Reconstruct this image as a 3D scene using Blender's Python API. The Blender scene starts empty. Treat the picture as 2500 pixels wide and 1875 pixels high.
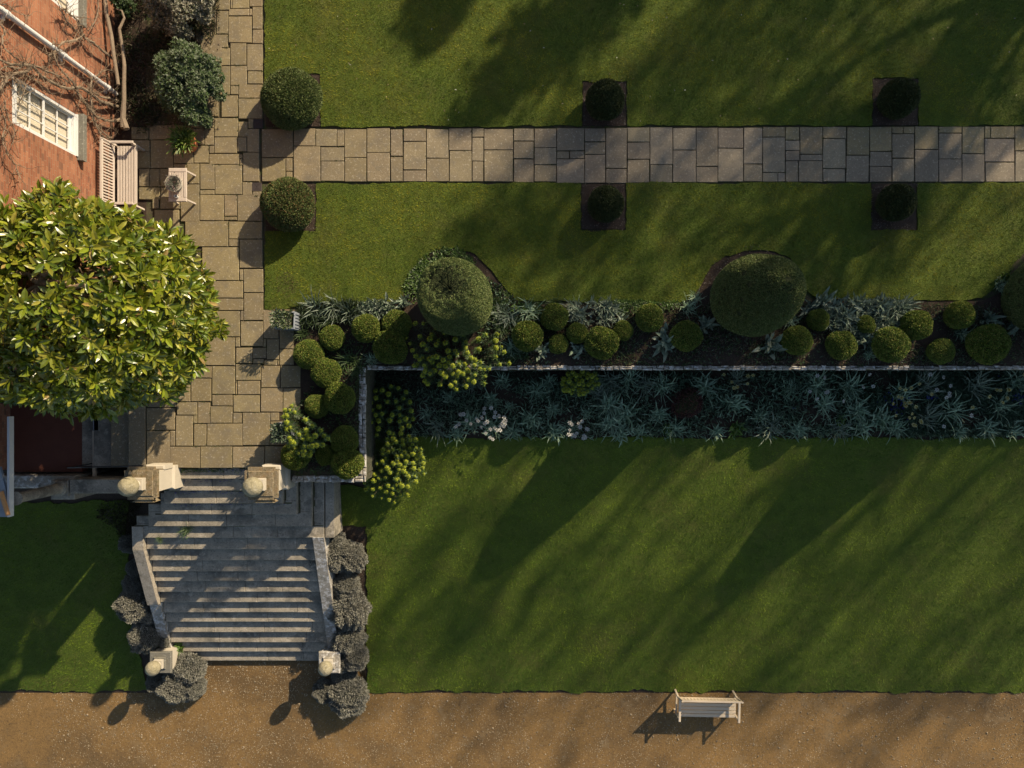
import bpy, math, random
import numpy as np
from mathutils import Vector, geometry

random.seed(7)
rng = np.random.default_rng(11)
R = math.radians
scene = bpy.context.scene
COL = scene.collection

# ------------------------------------------------------------------ camera, sky, sun, exposure
H, F, CX, CY = 18.0, 1735.0, 1250.0, 937.5        # camera height over the terrace, focal length in photo pixels
cam_d = bpy.data.cameras.new('camera')
cam = bpy.data.objects.new('camera', cam_d)
COL.objects.link(cam)
cam.location = (0, 0, H)
cam.rotation_euler = (0, 0, 0)
cam_d.sensor_width = 36.0
cam_d.lens = 36.0 * F / 2500.0
cam_d.clip_end = 2000
scene.camera = cam

SUN_AZ = R(42.0)                   # clockwise from north (picture up)
SUN_EL = R(27)
world = bpy.data.worlds.new('World')
scene.world = world
world.use_nodes = True
wn = world.node_tree.nodes
sky = wn.new('ShaderNodeTexSky')
sky.sky_type = 'NISHITA'
sky.sun_disc = False
sky.sun_elevation = SUN_EL
sky.sun_rotation = SUN_AZ
world.node_tree.links.new(sky.outputs[0], wn['Background'].inputs[0])
wn['Background'].inputs[1].default_value = 0.088
sun_d = bpy.data.lights.new('sun', 'SUN')
sun_d.energy = 5.0
sun_d.angle = R(0.6)
sun_d.color = (1.0, 0.84, 0.62)
sun = bpy.data.objects.new('sun', sun_d)
COL.objects.link(sun)
SD = Vector((math.sin(SUN_AZ) * math.cos(SUN_EL), math.cos(SUN_AZ) * math.cos(SUN_EL), math.sin(SUN_EL)))
sun.rotation_euler = SD.to_track_quat('Z', 'Y').to_euler()
sun.location = (20, 22, 30)
scene.view_settings.view_transform = 'Standard'
scene.view_settings.look = 'None'
scene.view_settings.exposure = 0.62
scene.view_settings.gamma = 1.0

# ------------------------------------------------------------------ coordinates
def W(px, py, z=0.0):
    d = (H - z) / F
    return Vector(((px - CX) * d, -(py - CY) * d, z))

def low_z(y):                                      # the lower garden falls gently to the gravel
    if y > -1.5: return -1.35
    if y < -9.02: return -2.80
    t = (y + 1.5) / (-9.02 + 1.5)
    return -1.35 - 1.45 * t

def G(px, py, dz=0.0):
    z = -2.0
    for _ in range(12):
        p = W(px, py, z); z = low_z(p.y)
    p = W(px, py, z); p.z += dz
    return p

# ------------------------------------------------------------------ mesh building
class MB:
    def __init__(s): s.V = []; s.Fc = []; s.C = []; s.n = 0
    def add(s, v, f, c=(1, 1, 1)):
        v = np.asarray(v, dtype=np.float64).reshape(-1, 3)
        f = np.asarray(f, dtype=np.int64)
        if f.ndim == 1: f = f.reshape(1, -1)
        c = np.asarray(c, dtype=np.float64)
        if c.ndim == 1: c = np.tile(c, (len(f), 1))
        s.V.append(v); s.Fc.append(f + s.n); s.C.append(c); s.n += len(v)
    def quad(s, a, b, c_, d, col=(1, 1, 1)): s.add([a, b, c_, d], [[0, 1, 2, 3]], col)
    def box(s, x0, x1, y0, y1, z0, z1, col=(1, 1, 1)):
        x0, x1 = min(x0, x1), max(x0, x1); y0, y1 = min(y0, y1), max(y0, y1)
        v = [(x0, y0, z0), (x1, y0, z0), (x1, y1, z0), (x0, y1, z0), (x0, y0, z1), (x1, y0, z1), (x1, y1, z1), (x0, y1, z1)]
        s.add(v, [[0, 3, 2, 1], [4, 5, 6, 7], [0, 1, 5, 4], [1, 2, 6, 5], [2, 3, 7, 6], [3, 0, 4, 7]], col)
    def slab(s, x0, x1, y0, y1, z0, z1, b=0.01, col=(1, 1, 1), jit=0.0):
        # box with chamfered top edge
        x0, x1 = min(x0, x1), max(x0, x1); y0, y1 = min(y0, y1), max(y0, y1)
        J = lambda: random.uniform(-jit, jit)
        q = [(x0 + J(), y0 + J()), (x1 + J(), y0 + J()), (x1 + J(), y1 + J()), (x0 + J(), y1 + J())]
        cx, cy = (x0 + x1) / 2, (y0 + y1) / 2
        ins = [(x + (b if x < cx else -b), y + (b if y < cy else -b)) for x, y in q]
        v = [(x, y, z0) for x, y in q] + [(x, y, z1 - b) for x, y in q] + [(x, y, z1) for x, y in ins]
        f = [[0, 3, 2, 1], [8, 9, 10, 11]]
        for i in range(4):
            j = (i + 1) % 4
            f += [[i, j, 4 + j, 4 + i], [4 + i, 4 + j, 8 + j, 8 + i]]
        s.add(v, f, col)
    def tube(s, pts, rad, n=6, col=(1, 1, 1), cap=True):
        pts = [Vector(p) for p in pts]; m = len(pts)
        if not hasattr(rad, '__len__'): rad = [rad] * m
        v = []; up = Vector((0.13, 0.21, 0.97))
        for i, p in enumerate(pts):
            t = (pts[min(i + 1, m - 1)] - pts[max(i - 1, 0)])
            if t.length < 1e-9: t = Vector((0, 0, 1))
            t.normalize()
            a = t.cross(up)
            if a.length < 0.2: a = t.cross(Vector((1, 0.1, 0)))
            a.normalize(); b_ = t.cross(a)
            for k in range(n):
                an = 2 * math.pi * k / n
                v.append(p + (a * math.cos(an) + b_ * math.sin(an)) * rad[i])
        f = []
        for i in range(m - 1):
            for k in range(n):
                k2 = (k + 1) % n
                f.append([i * n + k, i * n + k2, (i + 1) * n + k2, (i + 1) * n + k])
        base = s.n
        s.add([tuple(q) for q in v], f, col)
        if cap and n >= 3:
            c = np.asarray(col, float)
            s.Fc.append(np.array([[base + k for k in range(n)][::-1]])); s.C.append(c.reshape(1, -1)[:, :3])
            s.Fc.append(np.array([[base + (m - 1) * n + k for k in range(n)]])); s.C.append(c.reshape(1, -1)[:, :3])
    def lathe(s, cx, cy, prof, n=24, col=(1, 1, 1)):
        v = []; m = len(prof)
        for r, z in prof:
            for k in range(n):
                a = 2 * math.pi * k / n
                v.append((cx + r * math.cos(a), cy + r * math.sin(a), z))
        f = []
        for i in range(m - 1):
            for k in range(n):
                k2 = (k + 1) % n
                f.append([i * n + k, i * n + k2, (i + 1) * n + k2, (i + 1) * n + k])
        s.add(v, f, col)
    def prism(s, poly, z0, z1, col=(1, 1, 1), zf=None):
        tri = geometry.tessellate_polygon([[Vector((x, y, 0)) for x, y in poly]])
        n = len(poly)
        zt = [zf(x, y) if zf else z1 for x, y in poly]
        v = [(x, y, z) for (x, y), z in zip(poly, zt)] + [(x, y, z0 if zf is None else z - 0.08) for (x, y), z in zip(poly, zt)]
        area = sum(poly[i][0] * poly[(i + 1) % n][1] - poly[(i + 1) % n][0] * poly[i][1] for i in range(n))
        f = []
        for t in tri:
            a, b, c = t
            ar = (poly[b][0] - poly[a][0]) * (poly[c][1] - poly[a][1]) - (poly[c][0] - poly[a][0]) * (poly[b][1] - poly[a][1])
            f.append([a, b, c] if ar > 0 else [a, c, b])
        s.add(v, f, col)
        base = s.n - 2 * n
        side = []
        for i in range(n):
            j = (i + 1) % n
            q = [i, j, n + j, n + i]
            side.append(q[::-1] if area > 0 else q)
        side = np.array(side) + base
        s.Fc.append(side); s.C.append(np.tile(np.asarray(col, float), (n, 1)))
    def sphere(s, c, r, nu=20, nv=12, col=(1, 1, 1), sc=(1, 1, 1), fn=None):
        v = [];
        for j in range(nv + 1):
            th = math.pi * j / nv
            for i in range(nu):
                ph = 2 * math.pi * i / nu
                d = Vector((math.sin(th) * math.cos(ph), math.sin(th) * math.sin(ph), math.cos(th)))
                k = fn(d) if fn else 1.0
                v.append((c[0] + d.x * r * sc[0] * k, c[1] + d.y * r * sc[1] * k, c[2] + d.z * r * sc[2] * k))
        f = []
        for j in range(nv):
            for i in range(nu):
                i2 = (i + 1) % nu
                f.append([j * nu + i, (j + 1) * nu + i, (j + 1) * nu + i2, j * nu + i2])
        s.add(v, f, col)
    def scatter(s, tv, tf, P, A, N, L, Wd, colr):
        # copies of a leaf template: u along A, v across, w along N
        P = np.asarray(P, float); A = np.asarray(A, float); N = np.asarray(N, float)
        A = A / np.maximum(np.linalg.norm(A, axis=1, keepdims=True), 1e-9)
        B = np.cross(N, A); B /= np.maximum(np.linalg.norm(B, axis=1, keepdims=True), 1e-9)
        Nn = np.cross(A, B)
        tv = np.asarray(tv, float); tf = np.asarray(tf)
        n = len(P); k = len(tv)
        L = np.broadcast_to(L, (n,)); Wd = np.broadcast_to(Wd, (n,))
        V = (P[:, None, :] + A[:, None, :] * (tv[None, :, 0, None] * L[:, None, None])
             + B[:, None, :] * (tv[None, :, 1, None] * Wd[:, None, None])
             + Nn[:, None, :] * (tv[None, :, 2, None] * L[:, None, None]))
        f = (tf[None] + (np.arange(n) * k)[:, None, None]).reshape(-1, tf.shape[1])
        c = np.repeat(np.asarray(colr, float), len(tf), axis=0)
        s.add(V.reshape(-1, 3), f, c)
    def build(s, name, mat, parent=None, origin=None, smooth=False):
        me = bpy.data.meshes.new(name)
        V = np.concatenate(s.V)
        if origin is not None: V = V - np.asarray(tuple(origin))
        me.vertices.add(len(V)); me.vertices.foreach_set('co', V.astype(np.float32).ravel())
        loops = np.concatenate([f.ravel() for f in s.Fc])
        sizes = np.concatenate([np.full(len(f), f.shape[1]) for f in s.Fc])
        starts = np.concatenate([[0], np.cumsum(sizes)[:-1]])
        me.loops.add(len(loops)); me.loops.foreach_set('vertex_index', loops.astype(np.int32))
        me.polygons.add(len(sizes)); me.polygons.foreach_set('loop_start', starts.astype(np.int32))
        me.update(calc_edges=True)
        me.polygons.foreach_set('use_smooth', np.full(len(sizes), smooth))
        C = np.concatenate(s.C)
        at = me.attributes.new('Col', 'FLOAT_COLOR', 'FACE')
        C4 = np.ones((len(C), 4), np.float32); C4[:, :3] = C
        at.data.foreach_set('color', C4.ravel())
        me.materials.append(mat)
        me.update()
        o = bpy.data.objects.new(name, me); COL.objects.link(o)
        if parent is not None: o.parent = parent
        elif origin is not None: o.location = tuple(origin)
        return o

def tag(o, label=None, cat=None, group=None, kind=None):
    if label: o['label'] = label
    if cat: o['category'] = cat
    if group: o['group'] = group
    if kind: o['kind'] = kind
    return o
def structure(o, label=None):
    o['kind'] = 'structure'
    if label: o['label'] = label
    return o
def thing(name, label, cat, loc, group=None, rz=0.0):
    o = bpy.data.objects.new(name, None); COL.objects.link(o)
    o.empty_display_size = 0.2
    o.location = tuple(loc); o.rotation_euler = (0, 0, rz)
    return tag(o, label, cat, group)
def kids(o): return [c for c in bpy.data.objects if c.parent == o]
def dup(o, loc=None, label=None, parent=None, rz=None, scale=None, group=None):
    ch = kids(o)
    c = o.copy(); COL.objects.link(c)
    if parent is not None: c.parent = parent
    if loc is not None: c.location = tuple(loc)
    if rz is not None: c.rotation_euler = (0, 0, rz)
    if scale is not None: c.scale = scale if hasattr(scale, '__len__') else (scale,) * 3
    if label: c['label'] = label
    if group: c['group'] = group
    for k in ch: dup(k, parent=c)
    return c

# ------------------------------------------------------------------ materials
def material(name, base=(0.5, 0.5, 0.5), rough=0.8, var=0.25, scale=6.0, fine=60.0, fine_amt=0.25, bump=0.0, bscale=80.0,
             use_col=True, spec=0.3, sss=0.0, spots=None, stretch=None, stain=None, trans=0.0):
    m = bpy.data.materials.new(name); m.use_nodes = True
    nt = m.node_tree; N = nt.nodes; Lk = nt.links
    bs = N['Principled BSDF']
    bs.inputs['Roughness'].default_value = rough
    bs.inputs['Specular IOR Level'].default_value = spec
    geo = N.new('ShaderNodeNewGeometry')
    vec = geo.outputs['Position']
    if stretch:
        mp = N.new('ShaderNodeMapping'); mp.inputs['Scale'].default_value = stretch
        Lk.new(vec, mp.inputs['Vector']); vec = mp.outputs[0]
    def noise_(sc, det=4, rgh=0.6):
        n = N.new('ShaderNodeTexNoise'); n.inputs['Scale'].default_value = sc
        n.inputs['Detail'].default_value = det; n.inputs['Roughness'].default_value = rgh
        Lk.new(vec, n.inputs['Vector']); return n.outputs['Fac']
    def math_(op, a, b):
        k = N.new('ShaderNodeMath'); k.operation = op
        for i, q in enumerate((a, b)):
            if isinstance(q, (int, float)): k.inputs[i].default_value = q
            else: Lk.new(q, k.inputs[i])
        return k.outputs[0]
    def mixc(fac, a, b, mode='MIX'):
        k = N.new('ShaderNodeMix'); k.data_type = 'RGBA'; k.blend_type = mode
        if isinstance(fac, (int, float)): k.inputs[0].default_value = fac
        else: Lk.new(fac, k.inputs[0])
        for i, q in ((6, a), (7, b)):
            if isinstance(q, (tuple, list)): k.inputs[i].default_value = (*q[:3], 1)
            else: Lk.new(q, k.inputs[i])
        return k.outputs[2]
    def ramp(fac, lo, hi):
        k = N.new('ShaderNodeMapRange'); k.inputs[1].default_value = lo; k.inputs[2].default_value = hi
        Lk.new(fac, k.inputs[0]); return k.outputs[0]
    col = base
    if use_col:
        at = N.new('ShaderNodeAttribute'); at.attribute_name = 'Col'
        col = mixc(1.0, base, at.outputs['Color'], 'MULTIPLY')
    big = noise_(scale, 5)
    fn = noise_(fine, 3)
    v1 = math_('ADD', math_('MULTIPLY', math_('SUBTRACT', big, 0.5), var * 4), 1.0)
    v2 = math_('ADD', math_('MULTIPLY', math_('SUBTRACT', fn, 0.5), fine_amt * 4), 1.0)
    val = math_('MAXIMUM', math_('MULTIPLY', v1, v2), 0.05)
    cmb = N.new('ShaderNodeCombineColor')
    for i in range(3): Lk.new(val, cmb.inputs[i])
    out = mixc(1.0, col, cmb.outputs[0], 'MULTIPLY')
    if stain:
        for (sc, lo, hi, c, amt) in stain:
            f = ramp(noise_(sc, 6, 0.65), lo, hi)
            out = mixc(math_('MULTIPLY', f, amt), out, c)
    if spots:
        sc, thr, c, msc = spots
        vo = N.new('ShaderNodeTexVoronoi'); vo.inputs['Scale'].default_value = sc
        Lk.new(vec, vo.inputs['Vector'])
        sp = math_('LESS_THAN', vo.outputs['Distance'], thr)
        msk = ramp(noise_(msc, 3), 0.5, 0.6)
        out = mixc(math_('MULTIPLY', math_('MULTIPLY', sp, msk), 0.75), out, c)
    Lk.new(out, bs.inputs['Base Color'])
    if bump:
        bn = N.new('ShaderNodeBump'); bn.inputs['Strength'].default_value = min(1.0, bump)
        bn.inputs['Distance'].default_value = 0.02
        Lk.new(noise_(bscale, 4), bn.inputs['Height']); Lk.new(bn.outputs[0], bs.inputs['Normal'])
    if trans:
        bs.inputs['Transmission Weight'].default_value = 0
        tr = N.new('ShaderNodeBsdfTranslucent'); Lk.new(out, tr.inputs[0])
        mx = N.new('ShaderNodeMixShader'); mx.inputs[0].default_value = trans
        Lk.new(bs.outputs[0], mx.inputs[1]); Lk.new(tr.outputs[0], mx.inputs[2])
        Lk.new(mx.outputs[0], N['Material Output'].inputs[0])
    return m

M = {}
M['flag'] = material('york_stone', rough=0.85, var=0.14, scale=2.5, fine=45, fine_amt=0.12, bump=0.5, bscale=40,
                     spots=(24, 0.13, (0.42, 0.40, 0.34), 1.4), stain=[(1.3, 0.50, 0.68, (0.14, 0.115, 0.085), 0.55), (4.5, 0.50, 0.66, (0.17, 0.145, 0.10), 0.65), (17, 0.56, 0.66, (0.60, 0.53, 0.40), 0.40), (28, 0.56, 0.66, (0.13, 0.10, 0.06), 0.5)])
M['soil'] = material('bed_soil', (0.05, 0.034, 0.023), 0.95, 0.25, 5, 70, 0.45, 1.0, 60, False)
M['joint'] = material('joint_soil', (0.075, 0.062, 0.036), 0.95, 0.3, 7, 60, 0.4, 0.8, 60, False,
                      stain=[(6, 0.5, 0.62, (0.05, 0.08, 0.015), 0.7)])
M['lawn'] = material('lawn', (0.075, 0.105, 0.010), 0.9, 0.20, 2.2, 38, 0.30, 1.0, 45, False,
                     stain=[(0.9, 0.50, 0.66, (0.095, 0.095, 0.018), 0.55), (26, 0.52, 0.7, (0.10, 0.11, 0.02), 0.4)])
M['blade'] = material('grass_blade', rough=0.6, var=0.16, scale=1.6, fine=9, fine_amt=0.12, spec=0.25, trans=0.25)
M['gravel'] = material('hoggin_gravel', (0.22, 0.130, 0.046), 0.95, 0.16, 1.2, 50, 0.40, 1.0, 70, False,
                       spots=(20, 0.20, (0.60, 0.50, 0.33), 3.0), stain=[(0.55, 0.46, 0.62, (0.095, 0.062, 0.030), 0.65), (2.2, 0.54, 0.66, (0.26, 0.18, 0.09), 0.5), (14, 0.52, 0.66, (0.09, 0.058, 0.028), 0.6)])
M['pebble'] = material('pebble', rough=0.8, var=0.1, fine_amt=0.1)
M['step'] = material('old_step_stone', (0.31, 0.27, 0.205), 0.9, 0.16, 2.0, 50, 0.18, 0.7, 45, False,
                     spots=(30, 0.12, (0.5, 0.48, 0.42), 2.0), stain=[(1.6, 0.45, 0.66, (0.085, 0.08, 0.065), 0.75), (6, 0.53, 0.66, (0.48, 0.42, 0.33), 0.55), (22, 0.54, 0.64, (0.10, 0.09, 0.07), 0.6)])
M['lichen'] = material('lichened_coping', (0.30, 0.27, 0.22), 0.95, 0.22, 3, 40, 0.35, 1.0, 30, False,
                       stain=[(9, 0.50, 0.60, (0.62, 0.60, 0.56), 0.8), (5, 0.55, 0.7, (0.05, 0.05, 0.035), 0.7)])
M['mossy'] = material('mossy_wall', (0.075, 0.07, 0.045), 0.95, 0.3, 6, 50, 0.4, 1.0, 30, False, stain=[(8, 0.5, 0.62, (0.035, 0.05, 0.015), 0.8), (14, 0.58, 0.66, (0.25, 0.23, 0.18), 0.6)])
M['coping'] = material('weathered_coping', (0.33, 0.285, 0.22), 0.95, 0.2, 3, 50, 0.25, 0.8, 40, False, stain=[(7, 0.5, 0.64, (0.14, 0.125, 0.09), 0.6), (16, 0.56, 0.64, (0.5, 0.46, 0.38), 0.5)])
M['cap'] = material('mossy_cap', (0.21, 0.165, 0.10), 0.95, 0.2, 5, 45, 0.3, 1.0, 40, False,
                    stain=[(7, 0.50, 0.62, (0.20, 0.12, 0.045), 0.5), (12, 0.52, 0.62, (0.08, 0.07, 0.03), 0.7), (20, 0.6, 0.66, (0.5, 0.47, 0.38), 0.6)])
M['ball'] = material('lichened_ball', (0.28, 0.245, 0.155), 0.95, 0.2, 6, 45, 0.25, 0.8, 40, False,
                     stain=[(10, 0.52, 0.62, (0.16, 0.14, 0.08), 0.6), (16, 0.56, 0.62, (0.42, 0.39, 0.31), 0.5)])
M['render'] = material('pale_stone', (0.46, 0.41, 0.32), 0.9, 0.06, 4, 60, 0.06, 0.3, 40, False,
                       stain=[(5, 0.58, 0.75, (0.45, 0.38, 0.27), 0.5)])
M['white'] = material('white_paint', (0.62, 0.61, 0.58), 0.5, 0.04, 5, 40, 0.04, 0.1, 40, False)
M['blind'] = material('cream_blind', (0.62, 0.55, 0.42), 0.8, 0.04, 4, 40, 0.03, 0, 40, False)
M['sill'] = material('sill_stone', (0.16, 0.15, 0.12), 0.9, 0.15, 8, 60, 0.2, 0.6, 50, False, stain=[(18, 0.58, 0.66, (0.45, 0.43, 0.38), 0.6)])
M['wood'] = material('weathered_teak', (0.52, 0.44, 0.36), 0.8, 0.10, 6, 60, 0.12, 0.4, 60, True, stretch=(6, 0.8, 6))
M['woodx'] = material('new_teak', (0.56, 0.46, 0.33), 0.7, 0.10, 6, 60, 0.10, 0.3, 60, True, stretch=(0.8, 6, 6))
M['bark'] = material('bark', (0.26, 0.20, 0.14), 0.95, 0.2, 8, 60, 0.25, 1.0, 50, True)
M['vine'] = material('wisteria_bark', (0.23, 0.175, 0.12), 0.9, 0.15, 9, 70, 0.2, 0.8, 60, True)
M['terracotta'] = material('terracotta', (0.42, 0.14, 0.06), 0.85, 0.12, 8, 50, 0.1, 0.3, 40, False)
M['lead'] = material('lead_grey', (0.24, 0.26, 0.28), 0.6, 0.12, 5, 50, 0.12, 0.3, 30, False)
M['iron'] = material('black_iron', (0.015, 0.015, 0.017), 0.35, 0.05, 5, 50, 0.05, 0, 30, False, spec=0.6)
M['grate'] = material('grate_iron', (0.075, 0.06, 0.055), 0.7, 0.1, 5, 50, 0.1, 0, 30, False)
M['quarry'] = material('quarry_tile', (0.13, 0.045, 0.026), 0.75, 0.12, 4, 50, 0.15, 0.3, 30, False)
M['leaf'] = material('leaf', rough=0.45, var=0.10, scale=3, fine=25, fine_amt=0.06, spec=0.4, trans=0.15)
M['glossy'] = material('magnolia_leaf', rough=0.30, var=0.06, scale=3, fine=18, fine_amt=0.06, spec=0.6, trans=0.22)
M['box'] = material('clipped_foliage', rough=0.6, var=0.12, scale=4, fine=30, fine_amt=0.10, spec=0.25, trans=0.1)
M['matt'] = material('matt_foliage', rough=0.8, var=0.10, scale=4, fine=30, fine_amt=0.10, spec=0.1)
M['core'] = material('foliage_core', (0.030, 0.038, 0.012), 0.95, 0.3, 9, 60, 0.4, 1.0, 60, False)
M['greycore'] = material('grey_foliage_core', (0.05, 0.052, 0.045), 0.95, 0.3, 9, 60, 0.4, 1.0, 60, False)
M['petal'] = material('petal', rough=0.5, var=0.03, fine_amt=0.03, trans=0.1)

def brick_material():
    m = bpy.data.materials.new('red_brick'); m.use_nodes = True
    nt = m.node_tree; N = nt.nodes; Lk = nt.links; bs = N['Principled BSDF']
    bs.inputs['Roughness'].default_value = 0.9; bs.inputs['Specular IOR Level'].default_value = 0.2
    geo = N.new('ShaderNodeNewGeometry')
    sep = N.new('ShaderNodeSeparateXYZ'); Lk.new(geo.outputs['Position'], sep.inputs[0])
    sn = N.new('ShaderNodeSeparateXYZ'); Lk.new(geo.outputs['Normal'], sn.inputs[0])
    ab = N.new('ShaderNodeMath'); ab.operation = 'ABSOLUTE'; Lk.new(sn.outputs[0], ab.inputs[0])
    mx = N.new('ShaderNodeMix'); Lk.new(ab.outputs[0], mx.inputs[0]); Lk.new(sep.outputs[0], mx.inputs[2]); Lk.new(sep.outputs[1], mx.inputs[3])
    cb = N.new('ShaderNodeCombineXYZ'); Lk.new(mx.outputs[0], cb.inputs[0]); Lk.new(sep.outputs[2], cb.inputs[1])
    br = N.new('ShaderNodeTexBrick'); Lk.new(cb.outputs[0], br.inputs['Vector'])
    br.inputs['Scale'].default_value = 1.0
    br.inputs['Brick Width'].default_value = 0.225; br.inputs['Row Height'].default_value = 0.072
    br.inputs['Mortar Size'].default_value = 0.006; br.inputs['Mortar Smooth'].default_value = 0.3
    br.inputs['Color1'].default_value = (0.25, 0.092, 0.050, 1); br.inputs['Color2'].default_value = (0.345, 0.150, 0.080, 1)
    br.inputs['Mortar'].default_value = (0.34, 0.22, 0.14, 1)
    br.inputs['Bias'].default_value = 0.1
    # scattered burnt headers
    sx = N.new('ShaderNodeVectorMath'); sx.operation = 'MULTIPLY'; Lk.new(cb.outputs[0], sx.inputs[0]); sx.inputs[1].default_value = (1 / 0.16, 1 / 0.072, 1)
    wn_ = N.new('ShaderNodeTexWhiteNoise'); wn_.noise_dimensions = '2D'
    fl = N.new('ShaderNodeVectorMath'); fl.operation = 'FLOOR'; Lk.new(sx.outputs[0], fl.inputs[0]); Lk.new(fl.outputs[0], wn_.inputs['Vector'])
    gt = N.new('ShaderNodeMath'); gt.operation = 'GREATER_THAN'; gt.inputs[1].default_value = 0.87; Lk.new(wn_.outputs['Value'], gt.inputs[0])
    ns = N.new('ShaderNodeTexNoise'); ns.inputs['Scale'].default_value = 1.3; ns.inputs['Detail'].default_value = 6
    Lk.new(geo.outputs['Position'], ns.inputs['Vector'])
    m1 = N.new('ShaderNodeMix'); m1.data_type = 'RGBA'
    m5 = N.new('ShaderNodeMath'); m5.operation = 'MULTIPLY'; m5.inputs[1].default_value = 0.55; Lk.new(gt.outputs[0], m5.inputs[0])
    Lk.new(m5.outputs[0], m1.inputs[0]); Lk.new(br.outputs['Color'], m1.inputs[6]); m1.inputs[7].default_value = (0.14, 0.075, 0.05, 1)
    m2 = N.new('ShaderNodeMix'); m2.data_type = 'RGBA'; m2.blend_type = 'MULTIPLY'; m2.inputs[0].default_value = 0.6
    mr = N.new('ShaderNodeMapRange'); mr.inputs[1].default_value = 0.3; mr.inputs[2].default_value = 0.7; mr.inputs[3].default_value = 0.6; mr.inputs[4].default_value = 1.25
    Lk.new(ns.outputs[0], mr.inputs[0]); cc = N.new('ShaderNodeCombineColor')
    for i in range(3): Lk.new(mr.outputs[0], cc.inputs[i])
    Lk.new(m1.outputs[2], m2.inputs[6]); Lk.new(cc.outputs[0], m2.inputs[7]); Lk.new(m2.outputs[2], bs.inputs['Base Color'])
    bn = N.new('ShaderNodeBump'); bn.inputs['Distance'].default_value = 0.008; bn.inputs['Strength'].default_value = 0.7; bn.invert = True
    Lk.new(br.outputs['Fac'], bn.inputs['Height']); Lk.new(bn.outputs[0], bs.inputs['Normal'])
    return m
M['brick'] = brick_material()

def glass_material():
    m = bpy.data.materials.new('window_glass'); m.use_nodes = True
    N = m.node_tree.nodes; Lk = m.node_tree.links
    for n in list(N):
        if n.type == 'BSDF_PRINCIPLED': N.remove(n)
    t = N.new('ShaderNodeBsdfTransparent'); g = N.new('ShaderNodeBsdfGlossy'); g.inputs['Roughness'].default_value = 0.03
    mx = N.new('ShaderNodeMixShader'); mx.inputs[0].default_value = 0.10; Lk.new(t.outputs[0], mx.inputs[1]); Lk.new(g.outputs[0], mx.inputs[2])
    Lk.new(mx.outputs[0], N['Material Output'].inputs[0])
    return m
M['glass'] = glass_material()

def in_poly(x, y, poly):
    inside = np.zeros(len(x), bool); n = len(poly); j = n - 1
    for i in range(n):
        xi, yi = poly[i]; xj, yj = poly[j]
        c = ((yi > y) != (yj > y)) & (x < (xj - xi) * (y - yi) / (yj - yi + 1e-12) + xi)
        inside ^= c; j = i
    return inside
def jag(poly, step=0.12, amp=0.012):
    out = []
    for i in range(len(poly)):
        a = Vector((*poly[i], 0)); b = Vector((*poly[(i + 1) % len(poly)], 0)); L = (b - a).length
        n = max(1, int(L / step))
        for k in range(n):
            p = a.lerp(b, k / n)
            if k: p += Vector((random.uniform(-amp, amp), random.uniform(-amp, amp) + amp * (.9 * math.sin(p.x * 2.1) + .6 * math.sin(p.x * 5.3 + 1)), 0))
            out.append((p.x, p.y))
    return out
PT = lambda pts, z=0.0: [(W(x, y, z).x, W(x, y, z).y) for x, y in pts]
PG = lambda pts: [(G(x, y).x, G(x, y).y) for x, y in pts]

# ================================================================== GROUND LEVELS
# far ground
mb = MB(); mb.quad((-300, -300, -2.98), (300, -300, -2.98), (300, 300, -2.98), (-300, 300, -2.98))
structure(mb.build('ground', M['lawn']))
# upper terrace mass
WY = W(0, 903).y; 
up = PT([(355, -2000), (5200, -2000), (5200, 902), (889, 902), (889, 1173), (700, 1173), (700, 1143), (355, 1143)])
mb = MB(); mb.prism(up, -2.9, -0.045)
structure(mb.build('upper_terrace_ground', M['joint']))
# ground to the west of the terrace, under house beds and porch
mb = MB(); mb.prism(PT([(-1300, -2000), (355, -2000), (355, 985), (-1300, 985)]), -2.9, -0.046)
structure(mb.build('house_side_ground', M['soil']))
# lower sloping soil
mb = MB()
ys = [6.0, -1.5, -3, -4.5, -6, -7.7, -9.02, -9.3]
for a, b in zip(ys[:-1], ys[1:]):
    for xa_, xb_ in (((-22, 42),) if b > -7.7 else ((-22, -10.25), (W(893, 0, -2.85).x + .01, 42))):
        e_ = (0.06 if b < -9.1 else 0)
        mb.quad((xa_, b, low_z(b) - 0.05 - e_), (xb_, b, low_z(b) - 0.05 - e_), (xb_, a, low_z(a) - 0.05), (xa_, a, low_z(a) - 0.05))
structure(mb.build('lower_bank_soil', M['soil']))
# gravel walk
gy = W(0, 1690, -2.85).y
gp = [(-30, -16), (50, -16), (50, gy - 0.02), (W(893, 0, -2.85).x, gy - 0.02), (W(893, 0, -2.85).x, -7.7), (-10.25, -7.7), (-10.25, gy - 0.02), (-30, gy - 0.02)]
mb = MB(); mb.prism(gp, -2.95, -2.85)
structure(mb.build('gravel_path', M['gravel']))
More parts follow.
